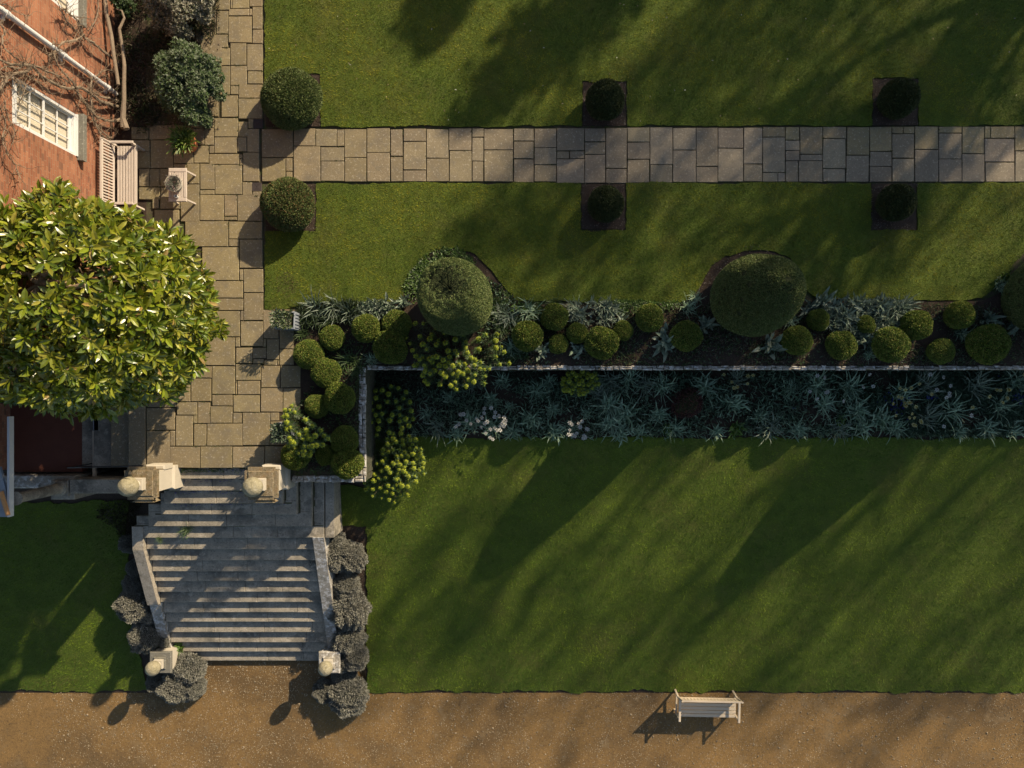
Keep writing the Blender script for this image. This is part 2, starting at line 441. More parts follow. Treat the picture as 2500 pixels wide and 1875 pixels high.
# gravel stones lying loose
mb = MB(); n = 16000
px = rng.uniform(-13.5, 15.5, n); py = rng.uniform(-12.2, gy, n); q_ = rng.random(n) < .09; px[q_] = rng.uniform(-9.9, -4.4, q_.sum()); py[q_] = rng.uniform(gy, -8.0, q_.sum())
e = rng.random(n) < 0.0
tv = [(-.5, -.4, 0), (.5, -.45, 0), (.45, .5, 0), (-.5, .35, 0), (0, 0, .5)]
tf = [[0, 1, 4], [1, 2, 4], [2, 3, 4], [3, 0, 4]]
ang = rng.uniform(0, 6.28, n)
A = np.stack([np.cos(ang), np.sin(ang), np.zeros(n)], 1); Nn = np.tile([0, 0, 1.], (n, 1))
sz = rng.uniform(0.012, 0.030, n) * (1 + (rng.random(n) < 0.05) * 0.9)
g0 = rng.uniform(0.4, 1.0, (n, 1)); mb.scatter(tv, tf, np.stack([px, py, np.full(n, -2.848)], 1), A, Nn, sz, sz * rng.uniform(.7, 1, n), g0 * np.array([[.66, .52, .33]]))
tag(mb.build('loose_gravel', M['pebble']), kind='stuff')

# ------------------------------------------------------------------ paving
def zr(ox, oy, s, lst): return [(ox + a / s, ox + b / s, oy + c / s, oy + d / s) for a, b, c, d in lst]
S = 3.456
slabs = []
slabs += [(q, 0) for q in zr(600, 290, S, [(135,400,85,325),(135,333,328,530),(340,392,328,442),(340,392,446,525),(403,588,80,228),(403,628,232,530),
  (591,768,85,232),(771,830,90,232),(633,830,238,355),(633,830,359,525),(834,1018,85,325),(834,1018,329,530),(1022,1217,78,283),(1022,1217,287,530),
  (1222,1322,88,315),(1222,1322,320,530),(1330,1520,83,190),(1330,1520,194,430),(1330,1520,434,530),(1525,1710,87,332),(1525,1713,336,530),
  (1714,1905,80,267),(1718,1905,270,530),(1909,2007,80,155),(1909,2007,159,355),(1909,2005,359,530),(2011,2255,85,260),(2011,2255,265,530)])]
slabs += [(q, 1) for q in zr(1200, 290, S, [(187,357,80,187),(187,357,191,336),(187,357,340,535),(361,548,80,242),(361,548,246,386),(361,548,390,530),
  (552,783,78,268),(552,656,272,336),(660,783,272,336),(552,783,340,543),(787,960,78,193),(787,960,197,299),(787,960,303,540),(964,1142,75,416),(964,1140,420,543),
  (1146,1335,73,195),(1146,1335,198,340),(1146,1333,344,540),(1338,1528,70,385),(1338,1526,389,538),(1531,1725,75,261),(1531,1725,265,535),
  (1728,1909,73,401),(1728,1909,405,537),(1912,2124,75,246),(1912,2124,250,530)])]
slabs += [(q, 1) for q in zr(1820, 290, 3.253, [(-13,134,70,357),(-13,134,361,498),(137,315,65,142),(137,315,146,424),(137,257,427,500),(260,315,427,500),
  (318,430,65,167),(318,430,171,250),(318,430,254,330),(318,418,334,500),(434,612,65,280),(421,612,334,500),(434,612,284,331),
  (616,803,63,154),(616,797,158,393),(616,792,397,497),(807,984,65,287),(800,980,291,500),(988,1162,63,256),(988,1162,260,376),(988,1162,380,500),
  (1166,1252,63,116),(1256,1343,63,116),(1166,1340,120,311),(1166,1340,315,500),(1346,1533,60,241),(1346,1533,245,500),(1536,1718,60,111),(1536,1718,115,317),(1536,1718,321,500),
  (1722,1897,60,276),(1722,1900,280,500),(1901,1944,60,152),(1947,2137,60,152),(1901,2137,156,342),(1908,2138,346,500),(2141,2330,60,253),(2143,2330,257,500),
  (2334,2520,60,300),(2334,2520,304,500),(2524,2700,60,190),(2524,2700,194,500),(2704,2900,60,300),(2704,2900,304,500)])]
slabs += [(q, 0) for q in zr(450, 0, 6.636, [(455,740,-330,163),(750,775,-200,136),(780,1048,-330,133),(1055,1265,-330,103),(720,1045,140,253),(1050,1100,140,250),(1105,1262,108,471),(518,710,170,548),
  (180,510,170,482),(180,510,488,700),(712,1092,260,690),(1103,1270,478,705),(518,702,555,770),(742,1003,697,1057),(1012,1268,712,1145),(742,1012,1063,1382),
  (1025,1268,1152,1358),(748,877,1388,1533),(883,1268,1366,1588),(600,738,776,1060),(600,738,1066,1533),(600,868,1540,1895),(874,1268,1595,1925)])]
slabs += [(q, 0) for q in zr(330, 250, 6.32, [(1590,1738,297,530),(1745,1820,255,402),(1220,1585,238,528),(1222,1570,537,785),(1577,1718,537,760),(1727,1915,407,768),
  (1660,1912,773,1218),(1140,1605,792,958),(1610,1655,800,868),(1610,1655,872,965),(908,1132,668,932),(1140,1215,668,785),(1075,1215,396,658),(850,1068,396,655),(1060,1215,230,388),
  (800,988,942,1255),(1002,1222,945,1345),(1228,1645,962,1420),(1002,1222,1352,1420),(1650,1803,1228,1435),(1812,1950,1370,1440),(700,988,1262,1840),
  (-60,208,380,570),(214,560,350,572),(-60,228,580,760),(-60,230,765,1012),(235,585,580,1015),(590,895,660,942),(595,792,948,1255),(60,220,1022,1300),(226,380,1022,1300),(386,590,1022,1300),(60,380,1306,1500),
  (386,690,1306,1640),(850,1055,230,390),(560,845,350,570)])]
slabs += [(q, 0) for q in zr(430, 480, 4.74, [(272,550,-22,275),(556,702,-22,225),(556,700,232,274),(708,998,-22,281),(100,602,281,578),(608,998,288,488),(608,725,493,577),(734,998,495,828),
  (300,725,584,968),(733,773,838,968),(781,1005,838,1108),(400,773,975,1170),(782,1008,1115,1432),(400,776,1178,1316),(400,736,1323,1620),(741,778,1323,1432),(745,1003,1440,1730)])]
slabs += [(q, 0) for q in zr(340, 780, 4.367, [(1022,1070,188,292),(600,1018,188,490),(1320,1485,-108,203),(1490,1700,-108,100),(1320,1353,208,292),(1358,1490,208,427),(1496,1650,105,311),(1496,1650,316,484),
  (1030,1205,300,468),(1211,1354,300,415),(1213,1326,420,470),(1333,1470,432,485),(1475,1493,432,485),(1026,1295,475,647),(1300,1500,490,725),(1504,1720,490,725),(775,1018,498,795),(1045,1287,654,800),(1025,1040,652,800),
  (600,770,500,622),(550,765,628,874),(400,545,628,874),(775,992,801,920),(1001,1284,808,988),(1292,1528,731,985),(1533,1720,731,985),(398,618,880,1018),(624,750,883,1108),(755,992,926,1105),
  (1000,1090,993,1105),(1100,1393,993,1342),(1397,1490,990,1082),(1397,1600,1088,1342),(75,378,940,1180),(388,570,1022,1348),(572,618,1022,1106),(582,712,1113,1350),(720,1097,1111,1348),
  (78,322,1186,1560),(328,381,1186,1350),(325,644,1355,1582),(649,990,1355,1582),(995,1333,1355,1582),(1338,1700,1350,1582),(100,394,880,936)])]
slabs += [((376, 437, 512, 575), 0), ((372, 388, 460, 509), 0), ((490, 541, 84, 150), 0), ((500, 541, 153, 232), 0), ((478, 533, 235, 284), 0)]
slabs += [((352, 430, 880, 990), 0), ((352, 395, 800, 876), 0), ((400, 480, 700, 795), 0)]
mb = MB()
for (x0, x1, y0, y1), kind in slabs:
    if x1 <= x0 or y1 <= y0: continue
    a = W(x0, y0); b = W(x1, y1)
    mx = (x0 + x1) / 2
    t = min(1, max(0, (mx - 640) / 900)) if 310 < y0 < 450 else 0
    base = np.array([0.475, 0.375, 0.20]) * (1 - t) + np.array([0.44, 0.36, 0.245]) * t
    c = base * random.uniform(0.86, 1.10) * np.array([1, random.uniform(.98, 1.02), random.uniform(.95, 1.05)])
    g = 0.0045
    mb.slab(a.x + g, b.x - g, a.y - g, b.y + g, -0.06, random.uniform(-0.003, 0.004), 0.007, c, 0.006)
structure(mb.build('flagstone_paving', M['flag']))

def drain(px0, px1, py0, py1, label):
    a = W(px0, py0); b = W(px1, py1)
    c = ((a.x + b.x) / 2, (a.y + b.y) / 2, 0.0)
    m = MB(); s = abs(b.x - a.x) / 2; t = abs(b.y - a.y) / 2
    m.box(c[0] - s, c[0] + s, c[1] - t, c[1] + t, -0.05, -0.02, (.2, .2, .2))
    for k in (-1, 1):
        m.box(c[0] + k * s - .012 * (k > 0), c[0] + k * s + .012 * (k < 0), c[1] - t, c[1] + t, -0.02, 0.004)
        m.box(c[0] - s + .012, c[0] + s - .012, c[1] + k * t - .012 * (k > 0), c[1] + k * t + .012 * (k < 0), -0.02, 0.004)
    for i in range(1, 6):
        r = i / 6 * s * 0.95
        for k in (-1, 1):
            m.box(c[0] + k * r - .006, c[0] + k * r + .006, c[1] - r, c[1] + r, -0.02, 0.001)
            m.box(c[0] - r, c[0] + r, c[1] + k * r - .006, c[1] + k * r + .006, -0.02, 0.003)
    return tag(m.build('drain_grate', M['grate'], origin=c), label, 'drain grate', 'iron drain grates in the paving')
drain(616, 638, 446, 466, 'square iron drain grate in sunlight beside the lower of two corner yew domes')
drain(619, 641, 291, 313, 'square iron drain grate in the shadow of the upper corner yew dome')

m = MB(); n = 0; P_ = []
for (x0, x1, y0, y1), kind in slabs:
    if y0 < -30 or x0 > 2510 or x1 <= x0: continue
    for side in range(2):
        if random.random() < .45:
            k = int(random.uniform(3, 16)); a = random.random(); 
            for _ in range(k):
                t = min(1, max(0, a + random.gauss(0, .12)))
                P_.append(tuple(W(x0 + (x1 - x0) * t, y1 + .3 + random.gauss(0, .5), .002)) if side == 0 else tuple(W(x0 - .3 + random.gauss(0, .5), y0 + (y1 - y0) * t, .002)))
n = len(P_); a = rng.uniform(0, 6.28, n); tl = rng.uniform(.7, 1.45, n)
m.scatter([(0, -.5, 0), (.5, -.5, .1), (1, 0, 0), (.5, .5, .1), (0, .5, 0)], [[0, 1, 2], [0, 2, 4], [2, 3, 4]], P_, np.stack([np.cos(a) * np.sin(tl), np.sin(a) * np.sin(tl), np.cos(tl)], 1), np.stack([-np.cos(a) * np.cos(tl), -np.sin(a) * np.cos(tl), np.sin(tl)], 1), rng.uniform(.012, .032, n), .012, np.array([(.08, .12, .02), (.11, .15, .03), (.16, .13, .06)])[rng.integers(0, 3, n)])
tag(m.build('joint_weeds', M['blade']), kind='stuff')

# ------------------------------------------------------------------ lawns
UPN = [(647, -400), (5200, -400), (5200, 306), (2243, 306), (2243, 190), (2129, 192), (2129, 306), (1531, 307), (1531, 197), (1421, 197), (1421, 307), (784, 309), (782, 181), (660, 181), (647, 200)]
UPS = [(773, 448), (1418, 447), (1418, 562), (1529, 562), (1529, 447), (2126, 447), (2126, 563), (2240, 563), (2240, 447), (5200, 447), (5200, 560), (2620, 560), (2520, 600), (2470, 650), (2435, 700), (2400, 727), (2300, 733),
       (2150, 731), (2000, 728), (1972, 712), (1962, 670), (1930, 630), (1880, 612), (1820, 612), (1770, 624), (1737, 648), (1715, 690), (1690, 725), (1655, 741), (1500, 736), (1330, 735), (1262, 735), (1235, 705), (1200, 660), (1160, 620),
       (1110, 604), (1060, 612), (1020, 650), (990, 700), (975, 738), (900, 742), (760, 740), (700, 754), (646, 755), (647, 565), (771, 565)]
LOW = [(897, 1185), (897, 1069), (5000, 1069), (5000, 1690), (2500, 1690), (1700, 1688), (895, 1689), (894, 1285), (800, 1285), (800, 1188)]
LOL = [(-500, 1226), (315, 1226), (305, 1300), (322, 1440), (318, 1520), (362, 1688), (100, 1688), (-500, 1690)]
lawns = []
for nm, poly, low in (('upper_north_lawn', PT(UPN), False), ('upper_south_lawn', PT(UPS), False), ('lower_lawn', PG(LOW), True), ('lower_left_lawn', PG(LOL), True)):
    jp = jag(poly, 0.13, 0.035 if low else 0.020)
    mb = MB()
    if low:
        # cut into strips so that the sheet follows the fall
        ymin = min(p[1] for p in jp); ymax = max(p[1] for p in jp)
        mb.prism(jp, 0, 0, zf=lambda x, y: low_z(y) - 0.02)
    else:
        mb.prism(jp, -0.045, 0.006)
    structure(mb.build(nm, M['lawn']))
    lawns.append((jp, low))
# blades of grass
mb = MB()
for jp, low in lawns:
    P = np.array(jp); x0, y0 = P.min(0); x1, y1 = P.max(0)
    x0 = max(x0, -15.8); x1 = min(x1, 15.6); y0 = max(y0, -10); y1 = min(y1, 10.6)
    n = int((x1 - x0) * (y1 - y0) * 2700)
    x = rng.uniform(x0, x1, n); y = rng.uniform(y0, y1, n)
    k = in_poly(x, y, poly=jp); x = x[k]; y = y[k]; n = len(x)
    z = np.where(y > -1.5, -1.35, np.where(y < -9.02, -2.8, -1.35 - 1.45 * (y + 1.5) / (-7.52))) - 0.03 if low else np.zeros(n)
    ang = rng.uniform(0, 6.28, n); tl = rng.uniform(0.3, 1.15, n)
    A = np.stack([np.cos(ang) * np.sin(tl), np.sin(ang) * np.sin(tl), np.cos(tl)], 1)
    Nn = np.stack([-np.cos(ang) * np.cos(tl), -np.sin(ang) * np.cos(tl), np.sin(tl)], 1)
    cl = np.sin(x * 37 + 5 * np.sin(y * 17)) * np.sin(y * 41 + 4 * np.sin(x * 19)) + .7 * np.sin(x * 71 + y * 23) * np.sin(y * 67 - x * 31)
    L = rng.uniform(0.03, 0.062, n) * (1 + .35 * cl * (1.5 if low else 1))
    # patchy colour of the turf itself
    pn = (np.sin(x * 1.3 + 2 * np.sin(y * .9)) + np.sin(y * 1.7 + 1.4 * np.sin(x * .8)) + np.sin(x * 3.1 + y * 2.3)) / 3
    pn2 = np.sin(x * 5.1 + 3 * np.sin(y * 2.9)) * np.sin(y * 6.3 + 2 * np.sin(x * 3.7)) + .6 * np.sin(x * 11 + 2 * np.sin(y * 9)) * np.sin(y * 13 + x * 4)
    t = np.clip(0.40 + pn * 0.50 + pn2 * .22 + (.05 * np.sin(y * 24) if low else 0) + rng.normal(0, .22, n), 0, 1)[:, None]
    ca = np.array([[.095, .185, .010]]); cb = np.array([[.47, .43, .030]])
    if low: ca = np.array([[.080, .185, .012]]); cb = np.array([[.29, .39, .022]])
    c = (ca * (1 - t) + cb * t) * rng.uniform(.7, 1.25, (n, 1))
    c *= (1 + .5 * np.clip(cl, -1, 1))[:, None] * (1 + .16 * np.clip(pn2, -1, 1))[:, None]; w_ = W(703, 695); dd_ = np.hypot((x - w_.x) * 1.3, y - w_.y) + .12 * np.sin(x * 19) * np.sin(y * 23); wk = (dd_ < .34) & (rng.random(n) < .75) & (not low); c[wk] = np.array([.20, .13, .07]) * rng.uniform(.7, 1.3, (wk.sum(), 1)); dry = rng.random(n) < 0.04; c[dry] = np.array([.34, .29, .12])
    mb.scatter([(0, -.5, 0), (0, .5, 0), (1, 0, 0)], [[0, 1, 2]], np.stack([x, y, z], 1), A, Nn, L, rng.uniform(.007, .012, n), c)
tag(mb.build('grass', M['blade']), kind='stuff')

# ================================================================== STAIRS
yk = [1144,1169,1198,1229,1256,1285,1313,1341,1368,1395,1419,1445,1470,1495,1518,1543.5,1568,1591,1613]
YK = [-(y - CY) * (H + .15 * k) / F for k, y in enumerate(yk)]
YK = [YK[0]] + [-2.14 - 0.33 * k for k in range(1, 19)] if False else YK
st = thing('garden_stairs', 'wide flight of old stone steps from the terrace down to the gravel', 'stairs', (-7.5, YK[9], -1.35))
so = st.location
XL = lambda px, k: (px - CX) * (H + .15 * k) / F
left = {1: 425, 2: 412, 3: 400, 4: 392, 5: 362, 6: 333}; right = {1: 600, 2: 640, 3: 690, 4: 724.5, 5: 760.5, 6: 791}
for k in range(1, 19):
    z = -.15 * k
    y0 = YK[k - 1] + 0.0 if k > 1 else YK[0] - 0.0
    xl = XL(left[k], k) if k in left else -9.80; xr = XL(right[k], k) if k in right else -5.30
    if k >= 17: xl = -9.55
    m = MB()
    ztop = z
    # main tread, slightly uneven nosing, in blocks
    cuts = [xl]; xx = xl
    while xx < xr - 1.6:
        xx += random.uniform(1.0, 1.5); cuts.append(xx)
    cuts.append(xr)
    back = YK[k - 1] - 0.012 if k <= 6 else YK[k - 1] + 0.03
    for a, b in zip(cuts[:-1], cuts[1:]):
        m.slab(a + .002, b - .002, YK[k] - random.uniform(0, .006), YK[k - 1] + 0.05, z - 0.16, z + random.uniform(-.003, .002), 0.012)
    if 3 <= k <= 6:
        # return along the east side
        xin = XL(right[k - 1], k - 1) if k > 3 else XL(640, 2)
        m.slab(xin - 0.03, xr - .001, YK[k - 1] + 0.052, W(0, 1178).y, z - 0.16, z - 0.001, 0.012)
        xo = XL(left[k - 1], k - 1)
        if xl < xo: m.slab(xl, xo - 0.003, YK[k - 1] + 0.052, YK[k - 1] + 0.25, z - 0.16, z - 0.001, 0.012)
    m.build('step', M['step'], parent=st, origin=so)
dm = MB()  # dark strips: moss, and the shadow line below each nosing put in as colour
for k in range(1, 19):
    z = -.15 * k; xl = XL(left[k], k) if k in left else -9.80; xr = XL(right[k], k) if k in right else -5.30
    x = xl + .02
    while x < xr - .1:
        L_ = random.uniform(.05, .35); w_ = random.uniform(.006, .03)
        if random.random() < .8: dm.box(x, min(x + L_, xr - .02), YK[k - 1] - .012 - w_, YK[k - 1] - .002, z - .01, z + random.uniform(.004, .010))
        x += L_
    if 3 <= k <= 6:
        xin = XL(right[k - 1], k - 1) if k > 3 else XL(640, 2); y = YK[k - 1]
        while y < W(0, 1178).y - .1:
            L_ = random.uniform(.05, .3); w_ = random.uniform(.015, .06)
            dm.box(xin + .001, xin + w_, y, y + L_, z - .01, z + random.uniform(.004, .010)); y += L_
dm.build('moss_and_shade_strips', M['joint'], parent=st, origin=so)['kind'] = 'stuff'
# solid under the flight
m = MB()
for k in range(1, 19):
    m.box(-9.78 if k > 6 else -9.0, -5.32 if k > 6 else -6.0, YK[k] + 0.02, YK[k - 1] + 0.02, -2.95, -.15 * k - 0.155)
m.build('stair_base', M['step'], parent=st, origin=so)

def ramp_wall(m, pts, w0, w1, zb=-2.95):
    # pts: (x_inner, x_outer, y, ztop)
    for (a0, a1, ya, za), (b0, b1, yb, zbt) in zip(pts[:-1], pts[1:]):
        v = [(a0, ya, za), (a1, ya, za), (b1, yb, zbt), (b0, yb, zbt), (a0, ya, zb), (a1, ya, zb), (b1, yb, zb), (b0, yb, zb)]
        f = [[0, 1, 2, 3], [0, 3, 7, 4], [1, 5, 6, 2]]
        if a0 > a1: f = [q[::-1] for q in f]
        m.add(v, f)
    a0, a1, ya, za = pts[0]; b0, b1, yb, zc = pts[-1]
    m.add([(a0, ya, za), (a1, ya, za), (a1, ya, zb), (a0, ya, zb)], [[0, 1, 2, 3]]); m.add([(b0, yb, zc), (b1, yb, zc), (b1, yb, zb), (b0, yb, zb)], [[0, 1, 2, 3]])
def wall_piece(name, label, cat, pts, mat, group=None):
    c = (pts[0][0], pts[0][2], pts[-1][3])
    m = MB(); ramp_wall(m, pts, 0, 0)
    return tag(m.build(name, mat, origin=c), label, cat, group)
zs = lambda y: np.interp(-y, [-YK[6], -YK[18]], [-.9, -2.7])
lp = []
for y, dz in ((YK[6] + .30, .02), (YK[6] - .02, .02), (YK[7], .13), (YK[12] - .05, .14)):
    lp.append((-9.81, -10.10, y, zs(y) + dz))
t1 = wall_piece('stair_side_wall', 'pale sunlit coping wall along the left edge of the lower steps', 'wall', lp, M['coping'], 'side walls of the stairs')
lp = [(-9.81, -10.10, y, zs(y) + .04) for y in (YK[12] - .052, YK[14], YK[16], YK[17] - .1)]
wall_piece('stair_side_wall', 'weathered blue-grey coping wall low on the left edge of the steps, among grey shrubs', 'wall', lp, M['lichen'], 'side walls of the stairs')
lp = [(-5.29, -4.99, y, zs(y) + .06) for y in (YK[6] + .02, YK[8], YK[12], YK[15], YK[17] - .1)]
wall_piece('stair_side_wall', 'grey coping wall along the right edge of the lower steps', 'wall', lp, M['lichen'], 'side walls of the stairs')
lp = [(-4.97, -4.74, W(0, 1178).y, -.93), (-4.97, -4.74, YK[6] + .0, -.93)]
wall_piece('stair_side_wall', 'straight stone kerb right of the wrapped upper steps, beside the dark grass corner', 'wall', lp, M['step'], 'side walls of the stairs')

# ================================================================== TERRACE RETAINING WALLS (one wall per run)
def rubble_wall(name, label, x0, x1, y0, y1, zb, zt, loc):
    t = thing(name, label, 'wall', loc, 'stone retaining walls round the raised beds')
    m = MB(); m.box(x0 + .02, x1 - .02, y0 + .02, y1 - .02, zb, zt - .06); m.build('wall_face', M['mossy'], parent=t, origin=loc)
    m = MB(); long_x = (x1 - x0) > (y1 - y0)
    a, e = (x0, x1) if long_x else (y0, y1)
    while a < e - .05:
        b = min(e, a + random.uniform(.10, .26))
        for half in (0, 1):
            j = lambda: random.uniform(-.012, .012)
            lo, hi = (y0, y1) if long_x else (x0, x1)
            mid = (lo + hi) / 2
            p, q = (lo, mid) if half == 0 else (mid, hi)
            zt2 = zt + random.uniform(-.03, .012)
            if long_x: m.slab(a + .004 + j(), b - .004, p + j(), q + j(), zt - .09, zt2, .02, (1, 1, 1), .012)
            else: m.slab(p + j(), q + j(), a + .004 + j(), b - .004, zt - .09, zt2, .02, (1, 1, 1), .012)
        a = b
    m.build('coping', M['lichen'], parent=t, origin=loc)
yb = W(0, 903).y; yt = W(0, 893).y
rubble_wall('retaining_wall', 'long low stone wall dividing the upper and lower planting beds', W(896, 0).x, 30, yb, yt, -1.7, .03, (0, yb, -1.35))
xa = W(876, 0).x; xb = W(893, 0).x
rubble_wall('retaining_wall', 'short rough stone wall running down from the corner of the long wall', xa, xb, W(0, 1160).y, yt, -2.4, .03, (xa, yb, -1.35))
rubble_wall('retaining_wall', 'rough stone wall end between the right ball pier and the corner beside yellow spurge', W(712, 0).x, xb, W(0, 1177).y, W(0, 1161).y, -2.4, .02, (xb, W(0, 1177).y, -1.4))

# ================================================================== PIERS WITH BALLS
def pier(label, cx, cy, zb, zt, w, ball_r, ped, face, capm, big):
    loc = (cx, cy, zb)
    t = thing('stone_pier', label, 'pier', loc, 'stone piers with ball finials beside the steps')
    m = MB(); h = w * (.32 if big else .43)
    m.slab(cx - h, cx + h, cy - h, cy + h, zb, zt - .10, .01)
    if big:
        m.slab(cx - h - .06, cx + h + .05, cy - h - .05, cy + h + .05, zb - .3, zb + .36, .05)
        m.slab(cx - h + .05, cx + h + .02, cy + h + .001, cy + h + .12, zb + .361, zb + .80, .03)
    m.build('shaft', face, parent=t, origin=loc)
    m = MB(); a = w / 2; n = w * .10
    if big:
        poly = [(-a + n, -a), (a - n, -a), (a - n, -a + n * .6), (a, -a + n * .6), (a, a - n), (a - n, a - n), (a - n, a), (-a + n, a), (-a + n, a - n), (-a, a - n), (-a, -a + n), (-a + n, -a + n)]
        m.prism([(cx + p, cy + q) for p, q in poly], zt - .11, zt)
        m.prism([(cx - a * .62, cy - a - .07), (cx + a * .78, cy - a - .07), (cx + a * .5, cy - a), (cx - a * .3, cy - a)], zt - .35, zt - .04)
        m.slab(cx - a * .78, cx + a * .78, cy - a * .78, cy + a * .78, zt, zt + .03, .015)
    else:
        m.slab(cx - a, cx + a, cy - a, cy + a, zt - .10, zt, .015)
        m.slab(cx - a * .55, cx + a * .55, cy - a * .55, cy + a * .55, zt, zt + .05, .015)
    m.build('cap', capm, parent=t, origin=loc)
    m = MB(); p = ball_r * .62; z0 = zt + (.03 if big else .05)
    m.slab(cx - p, cx + p, cy - p, cy + p, z0, z0 + ped * .55, .01)
    m.lathe(cx, cy, [(p * .75, z0 + ped * .5), (p * .55, z0 + ped * .75), (p * .72, z0 + ped * 1.05)], 20)
    m.build('pedestal', M['render'], parent=t, origin=loc)
    m = MB(); m.sphere((cx, cy, z0 + ped + ball_r * .92), ball_r, 32, 20, fn=lambda d: 1 + .012 * math.sin(d.x * 9 + d.y * 7) + .01 * math.sin(d.z * 13))
    m.build('ball_finial', M['ball'], parent=t, origin=loc, smooth=True)
def pier_at(px, py, zt): p = W(px, py, zt); return p.x, p.y
x, y = pier_at(637, 1181, 1.25)
pier('large mossy capped pier with ball at the top right of the steps', x, y, -.15, 1.25, .77, .225, .30, M['render'], M['cap'], True)
x, y = pier_at(343, 1180, 1.25)
pier('large mossy capped pier with leaf-shaded ball at the top left of the steps', x, y, -.15, 1.25, .77, .225, .30, M['render'], M['cap'], True)
x, y = pier_at(391, 1618, -2.0)
pier('small pier with pale ball at the foot of the steps, beside a green tuft', x, y, -2.85, -2.0, .60, .20, .17, M['render'], M['sill'], False)
x, y = pier_at(803.5, 1618, -2.0)
pier('small pier with lichened ball at the foot of the steps on the right', x, y, -2.85, -2.0, .60, .20, .17, M['lichen'], M['lichen'], False)

# ================================================================== HOUSE
hx = -10.1
hs = thing('brick_house', 'red brick house wall with white sash windows at the upper left corner', 'house', (-10.6, 4, 0))
ho = hs.location
wins = [(5.28, 6.25), (8.42, 9.39), (11.5, 12.5)]
zs0, zs1 = 1.50, 3.64
m = MB()
ycur = 0.35
for a, b in wins:
    m.box(hx - .35, hx, ycur, a, -.05, 9); m.box(hx - .35, hx, a, b, -.05, zs0); m.box(hx - .35, hx, a, b, zs1, 5.6); m.box(hx - .35, hx, a, b, 7.4, 9); ycur = b
m.box(hx - .35, hx, ycur, 20, -.05, 9)
m.box(-13.3, hx - .352, .35, .7, -.6, 9)
m.box(-13.6, -13.02, -2.2, .35, -.6, 3.4)
m.build('wall', M['brick'], parent=hs, origin=ho)
m = MB(); m.box(-18, hx - .352, .7, 20, 9, 9.2); m.build('roof', M['lead'], parent=hs, origin=ho)
for i, (a, b) in enumerate(wins):
    f = MB(); xo = hx - .02
    fx0, fx1 = hx - .12, hx - .005
    t = .06
    f.box(fx0, fx1, a, a + t, zs0, zs1); f.box(fx0, fx1, b - t, b, zs0, zs1)
    f.box(fx0, fx1, a + t, b - t, zs1 - .14, zs1); f.box(fx0, fx1, a + t, b - t, zs0, zs0 + .10)
    f.box(hx - .002, hx + .03, a - .0, b + .0, zs0 + .0, zs0 + .05)
    w = f.build('window', M['white'], parent=hs, origin=ho)
    s = MB()
    ia, ib = a + t, b - t; za, zb_ = zs0 + .10, zs1 - .14; zm = (za + zb_) / 2 + .02
    for (q0, q1, dx) in ((za, zm, -.075), (zm, zb_, -.045)):
        X0, X1 = hx + dx - .03, hx + dx
        s.box(X0, X1, ia, ia + .035, q0, q1); s.box(X0, X1, ib - .035, ib, q0, q1)
        s.box(X0, X1, ia + .035, ib - .035, q0, q0 + (.09 if q0 == za else .045)); s.box(X0, X1, ia + .035, ib - .035, q1 - .045, q1)
        for j in (1, 2):
            yy = ia + (ib - ia) * j / 3; s.box(X0 + .002, X1 - .002, yy - .012, yy + .012, q0 + .04, q1 - .04)
        zz = (q0 + q1) / 2; s.box(X0 + .004, X1 - .004, ia + .035, ib - .035, zz - .012, zz + .012)
    s.build('sash', M['white'], parent=w, origin=(0, 0, 0)); 
    g = MB(); g.quad((hx - .098, ia, za), (hx - .098, ib, za), (hx - .098, ib, zb_), (hx - .098, ia, zb_)); g.build('pane', M['glass'], parent=w, origin=(0, 0, 0))
    bl = MB(); bl.box(hx - .17, hx - .15, a, b, zs0, zs1); bl.build('blind', M['blind'], parent=w, origin=(0, 0, 0))
    sl = MB(); sl.slab(hx - .1, hx + .15, a - .09, b + .03, zs0 - .13, zs0 - .002, .012); sl.build('sill', M['sill'], parent=w, origin=(0, 0, 0))
    for c in kids(w): c.location = -Vector(ho)
m = MB(); m.box(-13.0, hx - .36, .36, 1.2, 4, 4.2)
# downpipe
dp = thing('downpipe', 'straight white downpipe running up the brick wall between the windows', 'pipe', (hx + .1, 7.33, 0))
m = MB(); m.tube([(hx + .1, 7.33, z) for z in (0.05, 2, 4, 6, 9)], .058, 14); m.build('pipe', M['white'], parent=dp, origin=dp.location, smooth=False)
for z in (.35, 2.1, 3.9):
    m = MB(); m.tube([(hx + .1, 7.33, z), (hx + .1, 7.33, z + .09)], .072, 14); m.box(hx + .001, hx + .05, 7.33 - .13, 7.33 + .13, z + .01, z + .07); m.build('bracket', M['white'], parent=dp, origin=dp.location)

# ================================================================== PORCH AND SIDE STEPS
porch_y0, porch_y1 = W(0, 1143).y, W(0, 990).y
ps = thing('porch_steps', 'three shallow stone steps going down from the terrace to the porch', 'steps', (W(313, 0).x, (porch_y0 + porch_y1) / 2, -.45))
for k, (xa_, xb_) in enumerate(((313, 355), (270, 313), (228, 270))):
    z = 0 if k == 0 else -.15 * k
    m = MB(); d = (H - z) / F
    m.slab((xa_ - CX) * d + .0, ((xb_ - CX) * (d if k == 0 else d)) - .002 + (0 if k == 0 else .03), porch_y0 + .002, porch_y1 - .002, z - .3, z + (.002 if k == 0 else 0), .014, (.42, .34, .21))
    m.build('step', M['flag'] if k < 2 else M['step'], parent=ps, origin=ps.location)
m = MB(); m.box(W(200, 0, -.45).x, W(232, 0, -.45).x + .25, porch_y0, porch_y1, -.7, -.45)
structure(m.build('porch_landing', M['step']))
m = MB(); m.box(-13.02, W(200, 0, -.44).x - .002, porch_y0 - .15, porch_y1, -.7, -.44)
structure(m.build('porch_floor', M['quarry']))
